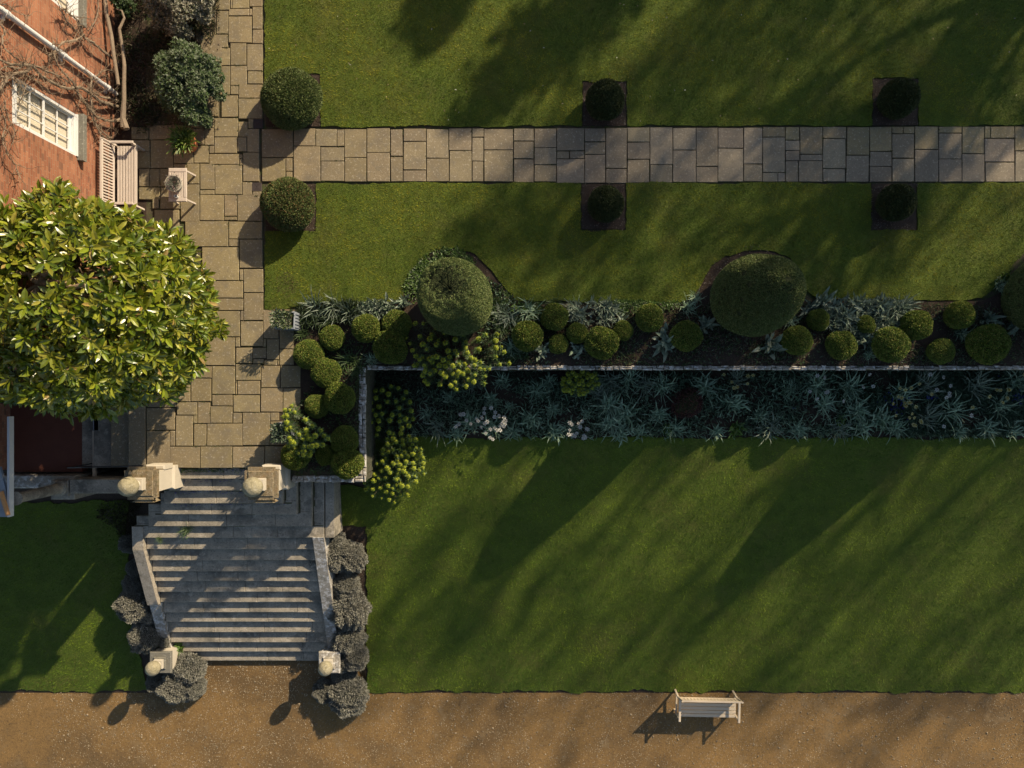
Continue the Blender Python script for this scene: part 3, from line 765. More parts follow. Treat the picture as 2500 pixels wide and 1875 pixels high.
# parapet
pr = thing('porch_parapet', 'low stone parapet south of the red tiled porch', 'wall', (-11, W(0, 1185, 0).y, -1.35))
m = MB(); y0 = W(0, 1203, 0).y; y1 = W(0, 1168, 0).y
m.slab(W(176, 0).x, W(312, 0).x, y0, y1, -1.9, .12, .02); m.build('wall_face', M['step'], parent=pr, origin=pr.location)
m = MB(); m.slab(-13.3, W(176, 0).x, W(0, 1196).y, W(0, 1163).y, -1.9, -.25, .03); m.build('low_wall', M['lichen'], parent=pr, origin=pr.location)
cl = thing('porch_column', 'slender grey stone column rising from a square plinth at the porch', 'column', W(160, 1189, -.1))
cx, cy, _ = cl.location
m = MB(); m.slab(cx - .30, cx + .30, cy - .30, cy + .30, -1.9, .02, .015); m.build('plinth', M['step'], parent=cl, origin=cl.location)
m = MB(); m.slab(cx - .20, cx + .20, cy - .20, cy + .20, .02, .12, .015); m.lathe(cx, cy, [(.19, .12), (.20, .16), (.15, .20), (.135, .24), (.125, 1.2), (.115, 1.62), (.15, 1.66), (.16, 1.72), (.0, 1.73)], 20)
m.build('shaft', M['step'], parent=cl, origin=cl.location, smooth=False)
rf = thing('porch_roof', 'lead covered porch roof edge with white gutter at the left border', 'roof', (-12, -1.8, 1.75))
xr_ = W(22, 0, 1.9).x
m = MB(); 
v = [W(-300, 1000, 1.9), W(22, 1262, 1.9), W(-300, 1262, 1.9), W(14, 1195, 1.95), W(0, 1140, 2.0), W(-300, 1140, 2.3)]
m.add([tuple(v[4]), tuple(v[3]), tuple(v[1]), tuple(v[2]), tuple(v[5])], [[4, 3, 2, 1, 0]])
m.add([(q.x, q.y, q.z - .06) for q in (v[4], v[3], v[1], v[2], v[5])], [[0, 1, 2, 3, 4]])
m.build('roof_sheet', M['lead'], parent=rf, origin=rf.location)
m = MB(); a = W(25, 1017, 1.9); b = W(25, 1262, 1.9); m.box(a.x - .05, a.x + .0, b.y, a.y, 1.78, 1.93); m.build('gutter', M['white'], parent=rf, origin=rf.location)
m = MB(); m.box(a.x - .9, a.x - .052, a.y - 2.2, a.y - 2.05, 1.72, 1.82); m.tube([W(2, 1200, 1.99), W(20, 1258, 1.95)], .05, 8, (.9, .55, .3)); m.build('edge_board', M['woodx'], parent=rf, origin=rf.location)
# handrail
hr = thing('handrail', 'thin black iron handrail beside the porch steps', 'handrail', W(250, 1142, -.3))
m = MB(); m.tube([W(165, 1142, .25), W(200, 1141, .42), W(290, 1139, .62), W(349, 1137, .72)], .018, 8); m.build('rail', M['iron'], parent=hr, origin=hr.location)
for px_, zt_ in ((180, .32), (347, .72)):
    p = W(px_, 1140, zt_); m = MB(); m.tube([(p.x, p.y, -.45), (p.x, p.y, zt_)], .013, 6); m.build('post', M['iron'], parent=hr, origin=hr.location)
bs_ = thing('timber_rail', 'thin timber rail with grey metal plate across the porch landing', 'rail', W(231, 1090, -.4))
m = MB(); m.slab(W(227, 0, -.4).x, W(234, 0, -.4).x, W(0, 1165, -.4).y, W(0, 1051, -.4).y, -.449, -.37, .004); m.build('rail', M['woodx'], parent=bs_, origin=bs_.location)
m = MB(); m.slab(W(227, 0, -.3).x, W(240, 0, -.3).x, W(0, 1051, -.3).y, W(0, 1021, -.3).y, -.449, -.30, .004); m.build('metal_plate', M['lead'], parent=bs_, origin=bs_.location)

# ================================================================== FOLIAGE TOOLS
DIA = ([(0, 0, 0), (.5, -.5, .06), (1, 0, 0), (.5, .5, .06)], [[0, 1, 2, 3]])
LEAF = ([(0, 0, 0), (.33, -.42, .07), (.7, -.40, .05), (1, 0, -.04), (.7, .40, .05), (.33, .42, .07), (.35, 0, 0), (.7, 0, 0)],
        [[0, 1, 6], [1, 2, 6], [2, 7, 6], [2, 3, 7], [0, 6, 5], [6, 4, 5], [6, 7, 4], [7, 3, 4]])
LT = ([(0, 0, 0), (.35, -.45, .08), (.72, -.36, .04), (1, 0, -.05), (.72, .36, .04), (.35, .45, .08), (.5, 0, 0)],
      [[0, 1, 6], [1, 2, 6], [2, 3, 6], [3, 4, 6], [4, 5, 6], [5, 0, 6]])
def rand_dirs(n):
    v = rng.normal(size=(n, 3)); return v / np.linalg.norm(v, axis=1, keepdims=True)
def lump(v, amp, fr, ph):
    return amp * (np.sin(v[:, 0] * fr + ph) * np.sin(v[:, 1] * fr * 1.1 + 2 * ph) + np.sin(v[:, 2] * fr * .9 + ph * 3) * .6 + .5 * np.sin((v[:, 0] - v[:, 1] + v[:, 2]) * fr * 2.1 + ph))
def shell_plant(core_name, leaf_name, parent, origin, prof, n, leaf, width, cols, lum=.02, core='core', leafmat='box', dir_out=.6, thick=.05, fr=4., seed=0, sx=1., sy=1., top_gap=None):
    """clipped plant: profile (r, z) turned about the axis, skinned with small leaves"""
    prof = np.array(prof, float)
    seg = np.hypot(np.diff(prof[:, 0]), np.diff(prof[:, 1])); mid = (prof[1:, 0] + prof[:-1, 0]) / 2
    area = seg * mid; cum = np.concatenate([[0], np.cumsum(area)]) / area.sum()
    def surf(u, ph):
        k = np.clip(np.searchsorted(cum, u, side='right') - 1, 0, len(seg) - 1)
        t = (u - cum[k]) / (cum[k + 1] - cum[k])
        r = prof[k, 0] * (1 - t) + prof[k + 1, 0] * t; z = prof[k, 1] * (1 - t) + prof[k + 1, 1] * t
        dr = prof[k + 1, 0] - prof[k, 0]; dz = prof[k + 1, 1] - prof[k, 1]
        nr = dz; nz = -dr; L = np.hypot(nr, nz) + 1e-9; nr = nr / L; nz = nz / L
        flip = np.where(prof[0, 1] < prof[-1, 1], 1, -1); nr = nr * flip; nz = nz * flip
        p = np.stack([r * np.cos(ph) * sx, r * np.sin(ph) * sy, z], 1); nn = np.stack([nr * np.cos(ph), nr * np.sin(ph), nz], 1)
        return p, nn
    ph = rng.uniform(0, 2 * np.pi, n); u = rng.random(n)
    p, nn = surf(u, ph)
    seedp = seed * 1.7 + .3
    d = lump(p, lum, fr, seedp)
    depth = rng.random(n) ** 2 * thick
    if top_gap is not None: d = d + top_gap(p)
    P = p + nn * (d - depth)[:, None]
    A = nn * dir_out + rand_dirs(n) * (1 - dir_out * .5)
    N_ = np.cross(A, rand_dirs(n)); N_ = np.where((N_ * nn).sum(1, keepdims=True) < 0, -N_, N_)
    cols = np.array(cols); c = cols[rng.integers(0, len(cols), n)] * rng.uniform(.7, 1.3, (n, 1))
    kp = (top_gap(p) > -.2) if top_gap is not None else np.ones(n, bool)
    if top_gap is None and lum > .0: kp = (np.sin(p[:, 0] * fr * 6 + seed) * np.sin(p[:, 1] * fr * 6.5 + 1) * np.sin(p[:, 2] * fr * 6 + 2) < .72)
    P = P[kp]; A = A[kp]; N_ = N_[kp]; c = c[kp]; n = len(P)
    m = MB(); m.scatter(*DIA, P, A, N_, leaf * rng.uniform(.6, 1.3, n), width * rng.uniform(.7, 1.2, n), c)
    o_leaf = m.build(leaf_name, M[leafmat], parent=parent, origin=(0, 0, 0))
    # core
    nu, nv = 40, 22; uu = np.repeat(np.linspace(0.001, .999, nv), nu); pp = np.tile(np.linspace(0, 2 * np.pi, nu, endpoint=False), nv)
    q, qn = surf(uu, pp); dd = lump(q, lum, fr, seedp)
    if top_gap is not None: dd = dd + top_gap(q) - np.where((np.hypot(q[:, 0], q[:, 1]) < .62) & (q[:, 2] > 2.3), .55, 0)
    q = q + qn * (dd - thick * .6)[:, None]
    f = []
    for j in range(nv - 1):
        for i in range(nu):
            i2 = (i + 1) % nu; f.append([j * nu + i, j * nu + i2, (j + 1) * nu + i2, (j + 1) * nu + i])
    m = MB(); m.add(q, f); o_core = m.build(core_name, M[core], parent=parent, origin=(0, 0, 0))
    return o_leaf, o_core
def dome_prof(r, h, k=10, under=.25):
    out = [(r * .55, 0.0), (r * .88, h * under * .55), (r * .99, h * under * 1.2)]
    z0 = h * under * 1.2
    for i in range(1, k + 1):
        a = math.pi / 2 * i / k; out.append((r * math.cos(a) + 1e-3, z0 + (h - z0) * math.sin(a)))
    return out

# ------------------------------------------------------------------ clipped box balls
boxcol = [(.20, .31, .04), (.30, .38, .055), (.14, .24, .03), (.42, .40, .09)]  # leaf tones shared by every box ball
protos = []
for i in range(3):
    t = thing('box_ball', 'round clipped box ball', 'topiary', (0, 0, 0), 'clipped box balls in the raised bed')
    shell_plant('inner_foliage', 'foliage', t, (0, 0, 0), dome_prof(1.0, 1.7 - .1 * i, under=.4), 15000, .085, .055, boxcol, lum=.035 + .01 * i, thick=.10, seed=i, fr=3.2)
    protos.append(t)
balls = [
 (747, 865, 35, 'box ball touching the paving, upper one of the touching sunlit pair'),
 (789, 909, 35, 'sunlit box ball, lower one of the touching pair beside the paving'),
 (805, 825, 30, 'sunlit box ball just right of the lead planter and its strappy leaves'),
 (892, 801, 34, 'sunlit box ball at the left end of the back row, nearest the pale lamb-ear leaves'),
 (945, 848, 40, 'big shaded box ball left of the spurge under the ragged yew dome'),
 (966, 790, 34, 'box ball half in shade tucked against the left of the ragged yew dome'),
 (766, 992, 29, 'smaller sunlit box ball directly above the yellow spurge by the paving'),
 (825, 975, 38, 'box ball split between sun and shade beside the short rough wall'),
 (838, 1077, 35, 'dark box ball in deep shade right of the yellow spurge clump'),
 (715, 1118, 36, 'box ball below the yellow spurge, touching the right ball pier'),
 (783, 1115, 25, 'small dark box ball under the lower edge of the spurge clump'),
 (840, 1130, 38, 'box ball in the corner of the rough wall with a sunlit tuft'),
 (1292, 819, 37, 'first shaded box ball right of the spurge under the ragged dome'),
 (1359, 773, 31, 'box ball in the back row between the big yew domes, leftmost there'),
 (1365, 838, 24, 'small box ball close to the long wall, second from the spurge in the front row'),
 (1414, 810, 26, 'small box ball between a pale strappy clump and a hosta-like clump'),
 (1475, 835, 41, 'largest box ball between the two big yew domes'),
 (1527, 806, 24, 'small box ball just right of the largest ball between the domes'),
 (1589, 775, 33, 'box ball at the lawn edge by bright green ground cover, right of centre'),
 (1678, 819, 37, 'dark box ball just left below the smooth yew dome'),
 (2009, 776, 26, 'small box ball just right below the smooth yew dome, among silver leaves'),
 (1954, 832, 37, 'box ball in the front row, first to the right of the smooth yew dome'),
 (2065, 843, 34, 'box ball in the front row, second to the right of the smooth yew dome'),
 (2127, 793, 23, 'smallest box ball, sunk among silver green leaves on the right'),
 (2186, 838, 42, 'biggest sunlit box ball of the right hand group'),
 (2246, 793, 36, 'box ball in the back row right of the silver leaves'),
 (2313, 855, 30, 'small yellowish box ball close to the long wall near the right border'),
 (2353, 771, 34, 'box ball at the lawn edge near the right border'),
 (2422, 839, 46, 'widest dark box ball at the far right of the front row')]
for i, (px, py, r, lab) in enumerate(balls):
    tall = py > 1060 or (px, py) == (825, 975)
    rr = r * (H - (.9 if tall else .45)) / F
    p = W(px, py, .6 if tall else .35 + rr * .4)
    o = protos[i % 3] if i < 3 else dup(protos[i % 3])
    o.location = (p.x, p.y, 0.0); o.rotation_euler = (random.uniform(-.13, .13), random.uniform(-.13, .13), random.uniform(0, 6)); o['label'] = lab
    o.scale = (rr * random.uniform(.94, 1.05), rr * random.uniform(.93, 1.06), rr * random.uniform(.88, 1.08) * (1.25 if tall else 1))

# ------------------------------------------------------------------ yew domes by the long path
yew = [(.18, .25, .065), (.26, .33, .09), (.13, .19, .05), (.33, .36, .13)]
def yew_dome(px, py, rpx, h, lab, n=26000, seed=0, grp='clipped yew domes in square beds along the path', brown=False):
    dk = .42 if px > 1000 else 1.0  # middle and right domes: shade and darker foliage both put into the leaf colour
    rr = rpx * (H - h * .45) / F
    p = W(px, py, h * .45)
    t = thing('yew_dome', lab, 'topiary', (p.x, p.y, 0), grp)
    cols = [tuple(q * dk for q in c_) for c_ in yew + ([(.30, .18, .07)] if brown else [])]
    shell_plant('inner_foliage', 'foliage', t, (0, 0, 0), dome_prof(rr, h, under=.30), n, .045, .020, cols, lum=.022, thick=.06, seed=seed, fr=4)
    return t
yew_dome(711, 241, 71, 0.85, 'largest of the flat topped yew domes, at the path corner, upper side', 46000, 1)
yew_dome(703, 499, 64, .80, 'rounded yew dome with a brownish crown at the path corner, lower side', 38000, 2, brown=True)
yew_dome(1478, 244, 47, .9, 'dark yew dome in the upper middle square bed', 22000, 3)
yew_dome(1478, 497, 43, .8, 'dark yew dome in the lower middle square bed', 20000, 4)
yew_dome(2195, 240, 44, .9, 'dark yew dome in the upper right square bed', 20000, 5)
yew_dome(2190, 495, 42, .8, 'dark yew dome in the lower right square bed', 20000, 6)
# soil in the square beds
for k, (a, b, c, d) in enumerate([(648, 784, 181, 309), (648, 772, 449, 565), (1422, 1530, 197, 307), (1419, 1528, 448, 561), (2130, 2242, 191, 306), (2127, 2239, 448, 562)]):
    p = W(a, d); q = W(b, c); m = MB(); m.box(p.x + .01, q.x - .01, p.y + .01, q.y - .01, -.04, -.012)
    structure(m.build('square_bed_soil', M['soil']))
m = MB(); m.prism(PT([(740, 757), (700, 757), (640, 860), (650, 1000), (690, 1140), (868, 1158), (868, 892), (5200, 892), (5200, 575), (2620, 575), (2440, 715), (2400, 735), (1972, 735), (1950, 640), (1830, 590), (1730, 640), (1660, 750), (1260, 745), (1150, 600), (1060, 600), (980, 742)]), -.046, -.02)
structure(m.build('raised_bed_soil', M['soil']))

def bell(r, h, top=.28):
    return [(r * .80, 0), (r * .95, h * .12), (r * 1.0, h * .26), (r * .96, h * .42), (r * .83, h * .60), (r * .64, h * .77), (r * .42, h * .90), (r * .19, h * .975), (.001, h)]
def big_dome(px, py, rpx, h, lab, seed, gap=None, colx=None, lean=(0, 0)):
    rr = rpx * (H - h * .35) / F; p = W(px, py, h * .35)
    t = thing('yew_dome', lab, 'topiary', (p.x, p.y, 0), 'great clipped yew domes in the raised bed')
    shell_plant('inner_foliage', 'foliage', t, (0, 0, 0), bell(rr, h) if gap is None else [(rr * a_, h * b_) for a_, b_ in ((.8, 0), (.95, .12), (1, .26), (.97, .45), (.86, .65), (.72, .82), (.56, .93), (.34, .985), (.001, 1))], 120000, .032, .016, colx or yew, lum=.022, thick=.035, seed=seed, fr=1.7, top_gap=gap)
    return t
holes = [(-.18, .20, .13), (-.02, .26, .11), (.04, -.02, .13), (.20, .04, .11), (-.10, .05, .09), (.12, .26, .07), (-.26, .10, .07)]
def gapf(p):
    g = np.zeros(len(p)); top = p[:, 2] > 2.3
    rr2 = np.hypot(p[:, 0] + .02, p[:, 1] - .08)
    rough = .09 * np.sin(p[:, 0] * 23) * np.sin(p[:, 1] * 21) + .03 * np.sin(p[:, 0] * 47 + p[:, 1] * 39)
    g += np.where(rr2 < .55, rough * np.clip((.55 - rr2) / .15, 0, 1), 0)
    for hx_, hy_, hr in holes:
        hr = hr * 1.6; hx_ -= .02; hy_ -= .04
        d = np.hypot(p[:, 0] - hx_, (p[:, 1] - hy_) * 1.1) + .02 * np.sin(p[:, 0] * 60) + .02 * np.sin(p[:, 1] * 53)
        g -= np.where(d < hr, .35 * np.clip((hr - d) / .03, 0, 1), 0)
    return np.where(top, g, 0)
big_dome(1114, 729, 89, 3.6, 'great yew dome with a ragged holed top, above the large spurge', 3, gapf)
big_dome(1847, 718, 99, 3.1, 'great smooth yew dome standing in the bed right of the middle', 8)
big_dome(2612, 716, 105, 3.4, 'great yew dome cut off by the right border', 5)

# ------------------------------------------------------------------ grey mounds beside the steps
greyc = [(.46, .44, .37), (.36, .35, .28), (.56, .54, .45), (.27, .27, .20)]
gm = []
for i in range(2):
    t = thing('lavender_cotton', 'grey mound', 'shrub', (0, 0, 0), 'grey mounded shrubs beside the steps')
    shell_plant('inner_foliage', 'foliage', t, (0, 0, 0), dome_prof(1.0, 1.25, under=.2), 15000, .13, .035, greyc, lum=.11, core='greycore', leafmat='matt', dir_out=.75, thick=.22, seed=i + 4, fr=5.5)
    gm.append(t)
mounds = [(803, 1350, 50, 'largest grey shrub at the top right of the lower steps'), (856, 1362, 36, 'grey shrub at the top right of the steps, on the lawn side'),
 (845, 1432, 33, 'dull grey shrub just below the largest one, right of the steps'), (850, 1490, 45, 'wide silver grey shrub half way down the right side'), (815, 1495, 24, 'small grey shrub squeezed against the right coping half way down'),
 (849, 1559, 38, 'grey shrub right of the steps above the right ball pier'), (868, 1605, 30, 'grey shrub at the lawn edge level with the right ball pier'), (835, 1615, 26, 'grey shrub right behind the right ball pier'),
 (838, 1650, 28, 'grey shrub just below the right ball pier'), (790, 1690, 27, 'brownish grey shrub by the gravel, left below the right pier'), (850, 1700, 45, 'large grey shrub at the gravel corner of the right hand lawn'),
 (310, 1328, 21, 'faint dark grey shrub at the top left of the steps'), (326, 1386, 19, 'small dim grey shrub left of the pale coping'), (322, 1428, 26, 'sunlit grey shrub left of the coping, upper one'),
 (326, 1478, 40, 'sunlit wide grey shrub left of the coping, lower one'), (360, 1497, 26, 'shaded grey shrub touching the left coping'), (352, 1555, 36, 'dark grey shrub left of the lower steps above the left pier'),
 (398, 1562, 18, 'small grey tuft against the left coping near the foot'), (458, 1630, 38, 'tall grey shrub right of the left ball pier'), (425, 1678, 40, 'large grey shrub in the gravel below the left ball pier'),
 (470, 1680, 28, 'grey shrub at the right edge of the clump in the gravel by the left pier'), (383, 1668, 25, 'grey shrub left below the left ball pier'), (478, 1612, 18, 'small grey tuft on the bottom step')]
for i, (px, py, r, lab) in enumerate(mounds):
    if py > 1640 or px > 440 and py > 1600 and px < 500: pz = -2.85
    else: pz = G(px, py).z
    rr = r * (H - pz) / F * 1.06
    p = W(px, py, pz + rr * .5)
    o = gm[i % 2] if i < 2 else dup(gm[i % 2])
    o.location = (p.x, p.y, pz - .05); o.rotation_euler = (0, 0, random.uniform(0, 6)); o['label'] = lab
    o.scale = (rr, rr * random.uniform(.9, 1.1), rr * random.uniform(.85, 1.1))

# ------------------------------------------------------------------ strappy and leafy clumps
def strap_mesh(name, nleaf, L, wd, cols, droop=.8, spread=1.25, mat='leaf', seed=0, broad=False):
    r_ = random.Random(seed); m = MB()
    for k in range(nleaf):
        a = r_.uniform(0, 6.283); el = r_.uniform(.25, spread); l = L * r_.uniform(.35, 1.15); w = wd * r_.uniform(.7, 1.2)
        base = Vector((r_.gauss(0, .075), r_.gauss(0, .075), 0)) * (L / .4)
        d = Vector((math.cos(a), math.sin(a), 0)); sd = Vector((-math.sin(a), math.cos(a), 0))
        pts = []; ws = []; seg = 5
        p = base.copy(); th = el * .35
        for s_ in range(seg + 1):
            pts.append(p.copy()); t = s_ / seg
            ws.append(w * ((math.sin(math.pi * min(1, .12 + t * .88)) ** .7) if broad else (1 - t ** 2.2)) * .5 + .0008)
            th2 = th + droop * t * r_.uniform(.8, 1.2) + el * .5 * t
            p = p + (d * math.sin(th2) + Vector((0, 0, 1)) * math.cos(th2)) * (l / seg)
        v = []
        for q, ww in zip(pts, ws):
            v += [tuple(q - sd * ww + Vector((0, 0, ww * .35))), tuple(q), tuple(q + sd * ww + Vector((0, 0, ww * .35)))]
        f = []
        for s_ in range(seg):
            f += [[s_ * 3, s_ * 3 + 1, s_ * 3 + 4, s_ * 3 + 3], [s_ * 3 + 1, s_ * 3 + 2, s_ * 3 + 5, s_ * 3 + 4]]
        c = np.array(r_.choice(cols)) * r_.uniform(.75, 1.25)
        m.add(v, f, c)
    o = m.build(name, M[mat])
    return o
silver = [(.34, .43, .30), (.44, .52, .38), (.25, .34, .22)]
bluegr = [(.42, .60, .38), (.56, .74, .48), (.28, .44, .26)]
green = [(.12, .20, .06), (.17, .26, .08), (.09, .15, .05)]
bright = [(.13, .24, .03), (.18, .30, .05), (.09, .17, .025)]
K = {}
def kit(key, *a, **k):
    o = strap_mesh(*a, **k); K[key] = [o.data, False, o]
kit('hosta', 'broad_leaved_plant', 46, .36, .070, silver, droop=.7, seed=1, broad=True)
kit('hosta2', 'broad_leaved_plant', 38, .32, .072, silver, droop=.8, seed=2, broad=True)
kit('iris', 'strap_leaved_plant', 60, .46, .022, silver, droop=.9, seed=3)
kit('iris2', 'strap_leaved_plant', 60, .42, .024, bluegr, droop=1.0, seed=4)
kit('spiky', 'spiky_leaved_plant', 75, .32, .036, bluegr, droop=.9, spread=1.45, seed=5)
kit('spiky2', 'spiky_leaved_plant', 90, .36, .030, bluegr, droop=1.1, spread=1.35, seed=6)
kit('green', 'strap_leaved_plant', 80, .42, .016, green, droop=1.1, seed=7)
kit('bright', 'leafy_plant', 60, .26, .045, bright, droop=.8, seed=8, broad=True)
def put(key, px, py, z, lab, r=None, cat='plant', group='leafy clumps in the borders', low=False, s=1.0):
    me, used, o0 = K[key]
    if not used: o = o0; K[key][1] = True
    else: o = o0.copy(); COL.objects.link(o)
    o.name = o0.name.split('.')[0]
    p = G(px, py, -.04) if low else W(px, py, z)
    if low: q = W(px, py, p.z + .15); o.location = (q.x, q.y, p.z)
    else: q = W(px, py, z + .15); o.location = (q.x, q.y, z)
    o.rotation_euler = (random.uniform(-.1, .1), random.uniform(-.1, .1), random.uniform(0, 6.28)); o.scale = (s * random.uniform(.85, 1.15), s * random.uniform(.75, 1.1), s)
    tag(o, lab, cat, group)
    return o
upper = [('green', 1205, 745, 1.1, 'green leafy clump in the soil just right of the ragged dome'), ('iris', 1245, 775, 1.0, 'strappy clump between ragged dome and the first box balls'), ('green', 1225, 800, 1.1, 'dark strappy clump above the right edge of the big spurge'), ('iris', 1222, 765, .9, 'small strappy clump in the soil right of the ragged dome'), ('bright', 1268, 752, 1.0, 'fresh green clump at the lawn edge right of the ragged dome'),
 ('hosta', 1323, 858, .9, 'silver broad leaved clump below the first shaded box balls, by the wall'), ('hosta2', 1410, 857, 1, 'compact pale hosta-like rosette at the wall left of the largest middle ball'),
 ('hosta', 1623, 833, 1.35, 'tall silver broad leaved clump left of the dark ball below the smooth dome'), ('hosta2', 1413, 766, 1.0, 'pale broad leaved clump among the small middle box balls'),
 ('iris', 1482, 748, 1.0, 'silvery strap leaved clump at the lawn edge above the largest middle ball'), ('iris', 1475, 783, .8, 'silvery strap leaved clump touching the top of the largest middle ball'),
 ('iris2', 1290, 760, 1.1, 'green grey strappy clump right of the ragged dome'), ('iris', 1400, 745, .9, 'pale strappy tuft at the lawn edge above a hosta-like clump'), ('hosta2', 1517, 776, .8, 'small silver clump above a small box ball, left of bright ground cover'),
 ('hosta', 1723, 795, 1.15, 'blue grey broad leaved clump under the left of the smooth dome'), ('hosta2', 1884, 838, 1.35, 'brightest silver rosette in front of the smooth dome, by the wall'),
 ('iris2', 1934, 785, .8, 'thin silvery tuft at the right foot of the smooth dome'), ('hosta', 2011, 738, 1.25, 'silver leaves at the lawn edge above the small ball right of the smooth dome'),
 ('hosta', 2065, 770, 1.25, 'silver leaf clump filling the middle of the silver drift'), ('hosta2', 2090, 745, 1.2, 'silver leaf clump at the lawn edge, left part of the silver drift'), ('hosta', 2150, 745, 1.1, 'silver leaf clump at the lawn edge, middle of the silver drift'),
 ('iris', 2198, 752, 1.1, 'silvery green strappy end of the silver drift'), ('hosta2', 2046, 808, 1.0, 'silver clump between two front row balls right of the smooth dome'), ('hosta', 2110, 822, .9, 'silver clump just left of the biggest sunlit ball'),
 ('hosta2', 2132, 838, .9, 'pale leaves tucked against the left of the biggest sunlit ball'), ('hosta', 2168, 790, 1.0, 'silver clump between the smallest ball and the back row ball'), ('iris2', 2126, 866, .8, 'grey strappy tuft by the wall below the silver drift'),
 ('hosta', 2415, 778, 1.15, 'silver rosette at the far right above the widest dark ball'), ('hosta2', 2476, 797, 1.15, 'silver rosette at the right border'), ('bright', 2462, 678, 1.1, 'bright green leafy clump at the right border beside the cut off dome'),
 ('iris2', 2447, 697, .9, 'pale strappy tuft below the bright green clump at the right border'), ('iris2', 2355, 815, .8, 'thin grey tuft below the lawn edge ball near the right'), ('iris2', 1680, 750, .9, 'pale strappy tuft at the left foot of the smooth dome'),
 ('iris2', 1700, 725, .7, 'faint tuft in the bare soil left of the smooth dome'), ('green', 1352, 740, .8, 'green tuft at the lawn edge above the back row ball'),
 ('iris', 770, 752, 1.1, 'strappy grey green clump at the lawn edge right of the lead planter'), ('green', 742, 775, .9, 'dark strappy clump touching the lead planter'), ('iris', 815, 750, 1.15, 'arching strappy clump at the lawn edge above the sunlit ball'),
 ('iris', 852, 765, 1.1, 'arching strappy clump left of the pale lamb-ear leaves'), ('green', 735, 815, .9, 'green clump between the lead planter and the touching pair of balls'), ('green', 795, 780, 1.0, 'green strappy clump behind the ball nearest the planter'),
 ('hosta2', 885, 755, .9, 'pale lamb-ear leaves at the lawn edge, left one'), ('hosta', 915, 750, .8, 'pale lamb-ear leaves at the lawn edge, middle one'), ('hosta2', 945, 745, .8, 'pale lamb-ear leaves at the lawn edge, right one'),
 ('hosta', 985, 737, .9, 'bright silver clump at the left foot of the ragged dome'), ('green', 850, 880, 1.0, 'dark green clump at the top of the short rough wall'), ('green', 870, 905, .8, 'dark green clump spilling over the wall corner'),
 ('hosta2', 903, 825, .5, 'little pale leaf tuft below the ball nearest the lamb-ear'), ('iris2', 905, 880, .7, 'faint grey tuft by the wall below the big shaded ball'), ('iris2', 1250, 850, .9, 'grey green tuft at the right edge of the big spurge'),
 ('bright', 855, 1135, .7, 'sunlit green tuft in the wall corner')]
for key, px, py, s, lab in upper: put(key, px, py, -.02, lab, s=s * 1.0, group='leafy clumps in the raised bed')
lower = [(1099, 971, .8, 's'), (1066, 1046, 1.1, 'i'), (1113, 1061, 1.0, 's'), (1200, 976, .9, 's'), (1225, 931, .8, 'i'), (1243, 992, .7, 's'), (1298, 1022, 1.3, 's'), (1348, 1000, .9, 's'), (1352, 1052, 1.2, 's'), (1160, 934, .9, 'i'), (1312, 952, .9, 'i'),
 (1341, 931, .8, 's'), (1435, 1010, .9, 's'), (1489, 930, 1.1, 'i'), (1536, 926, 1.2, 'i'), (1486, 990, 1.4, 's'), (1529, 1014, 1.4, 's'), (1493, 1036, 1.1, 's'), (1515, 1058, 1.1, 's'), (1575, 940, 1.1, 'i'), (1616, 940, 1.2, 'i'), (1609, 1012, 1.1, 's'),
 (1645, 1046, 1.0, 'i'), (1719, 945, 1.3, 's'), (1792, 985, 1.3, 's'), (1800, 926, 1.0, 'i'), (1857, 1014, 1.0, 's'), (1880, 1045, 1.1, 'i'), (1992, 937, 1.3, 'i'), (2011, 987, 1.2, 's'), (2073, 945, 1.3, 'i'), (2092, 1003, 1.4, 's'), (2107, 1041, 1.3, 's'),
 (2046, 1049, 1.0, 'i'), (2150, 1024, 1.5, 's'), (2185, 1045, 1.2, 's'), (2200, 960, 1.3, 'i'), (2260, 940, 1.4, 'i'), (2320, 1000, 1.4, 'i'), (2380, 940, 1.4, 'i'), (2440, 990, 1.3, 'i'), (2410, 1045, 1.1, 's'), (2470, 1050, 1.1, 's'), (2260, 1020, 1.3, 'i'),
 (2340, 1050, 1.0, 's'), (1670, 985, .9, 'i'), (1560, 1056, 1.0, 's'), (1250, 1055, 1.0, 's'), (1200, 1045, 1.2, 's'), (1150, 1030, 1.2, 's'), (1390, 1045, .8, 'i'), (1460, 958, .9, 'i'), (1930, 950, .8, 'i'), (1950, 1050, 1.0, 's'), (2480, 930, 1.3, 'i'), (1750, 1055, .9, 's'), (1040, 1010, .8, 'i')]
adj = {'s': 'spiky blue green clump', 'i': 'arching strappy clump'}
marks = [(1030, 'right of the lower left spurge'), (1150, 'left of the white narcissi'), (1270, 'about the white narcissi'), (1370, 'between the two patches of white narcissi'), (1470, 'under and right of the small spurge on the wall'), (1580, 'in the dense blue green drift right of the small spurge'),
         (1700, 'near the reddish shrub'), (1830, 'near the yellow green plant at the lawn edge'), (1970, 'in the barer soil right of the yellow green plant'), (2120, 'below the silver drift of the upper bed'), (2250, 'left of the pale yellow narcissi'), (2380, 'among blue flowers and yellow narcissi'), (2600, 'at the right border')]
seen = {}
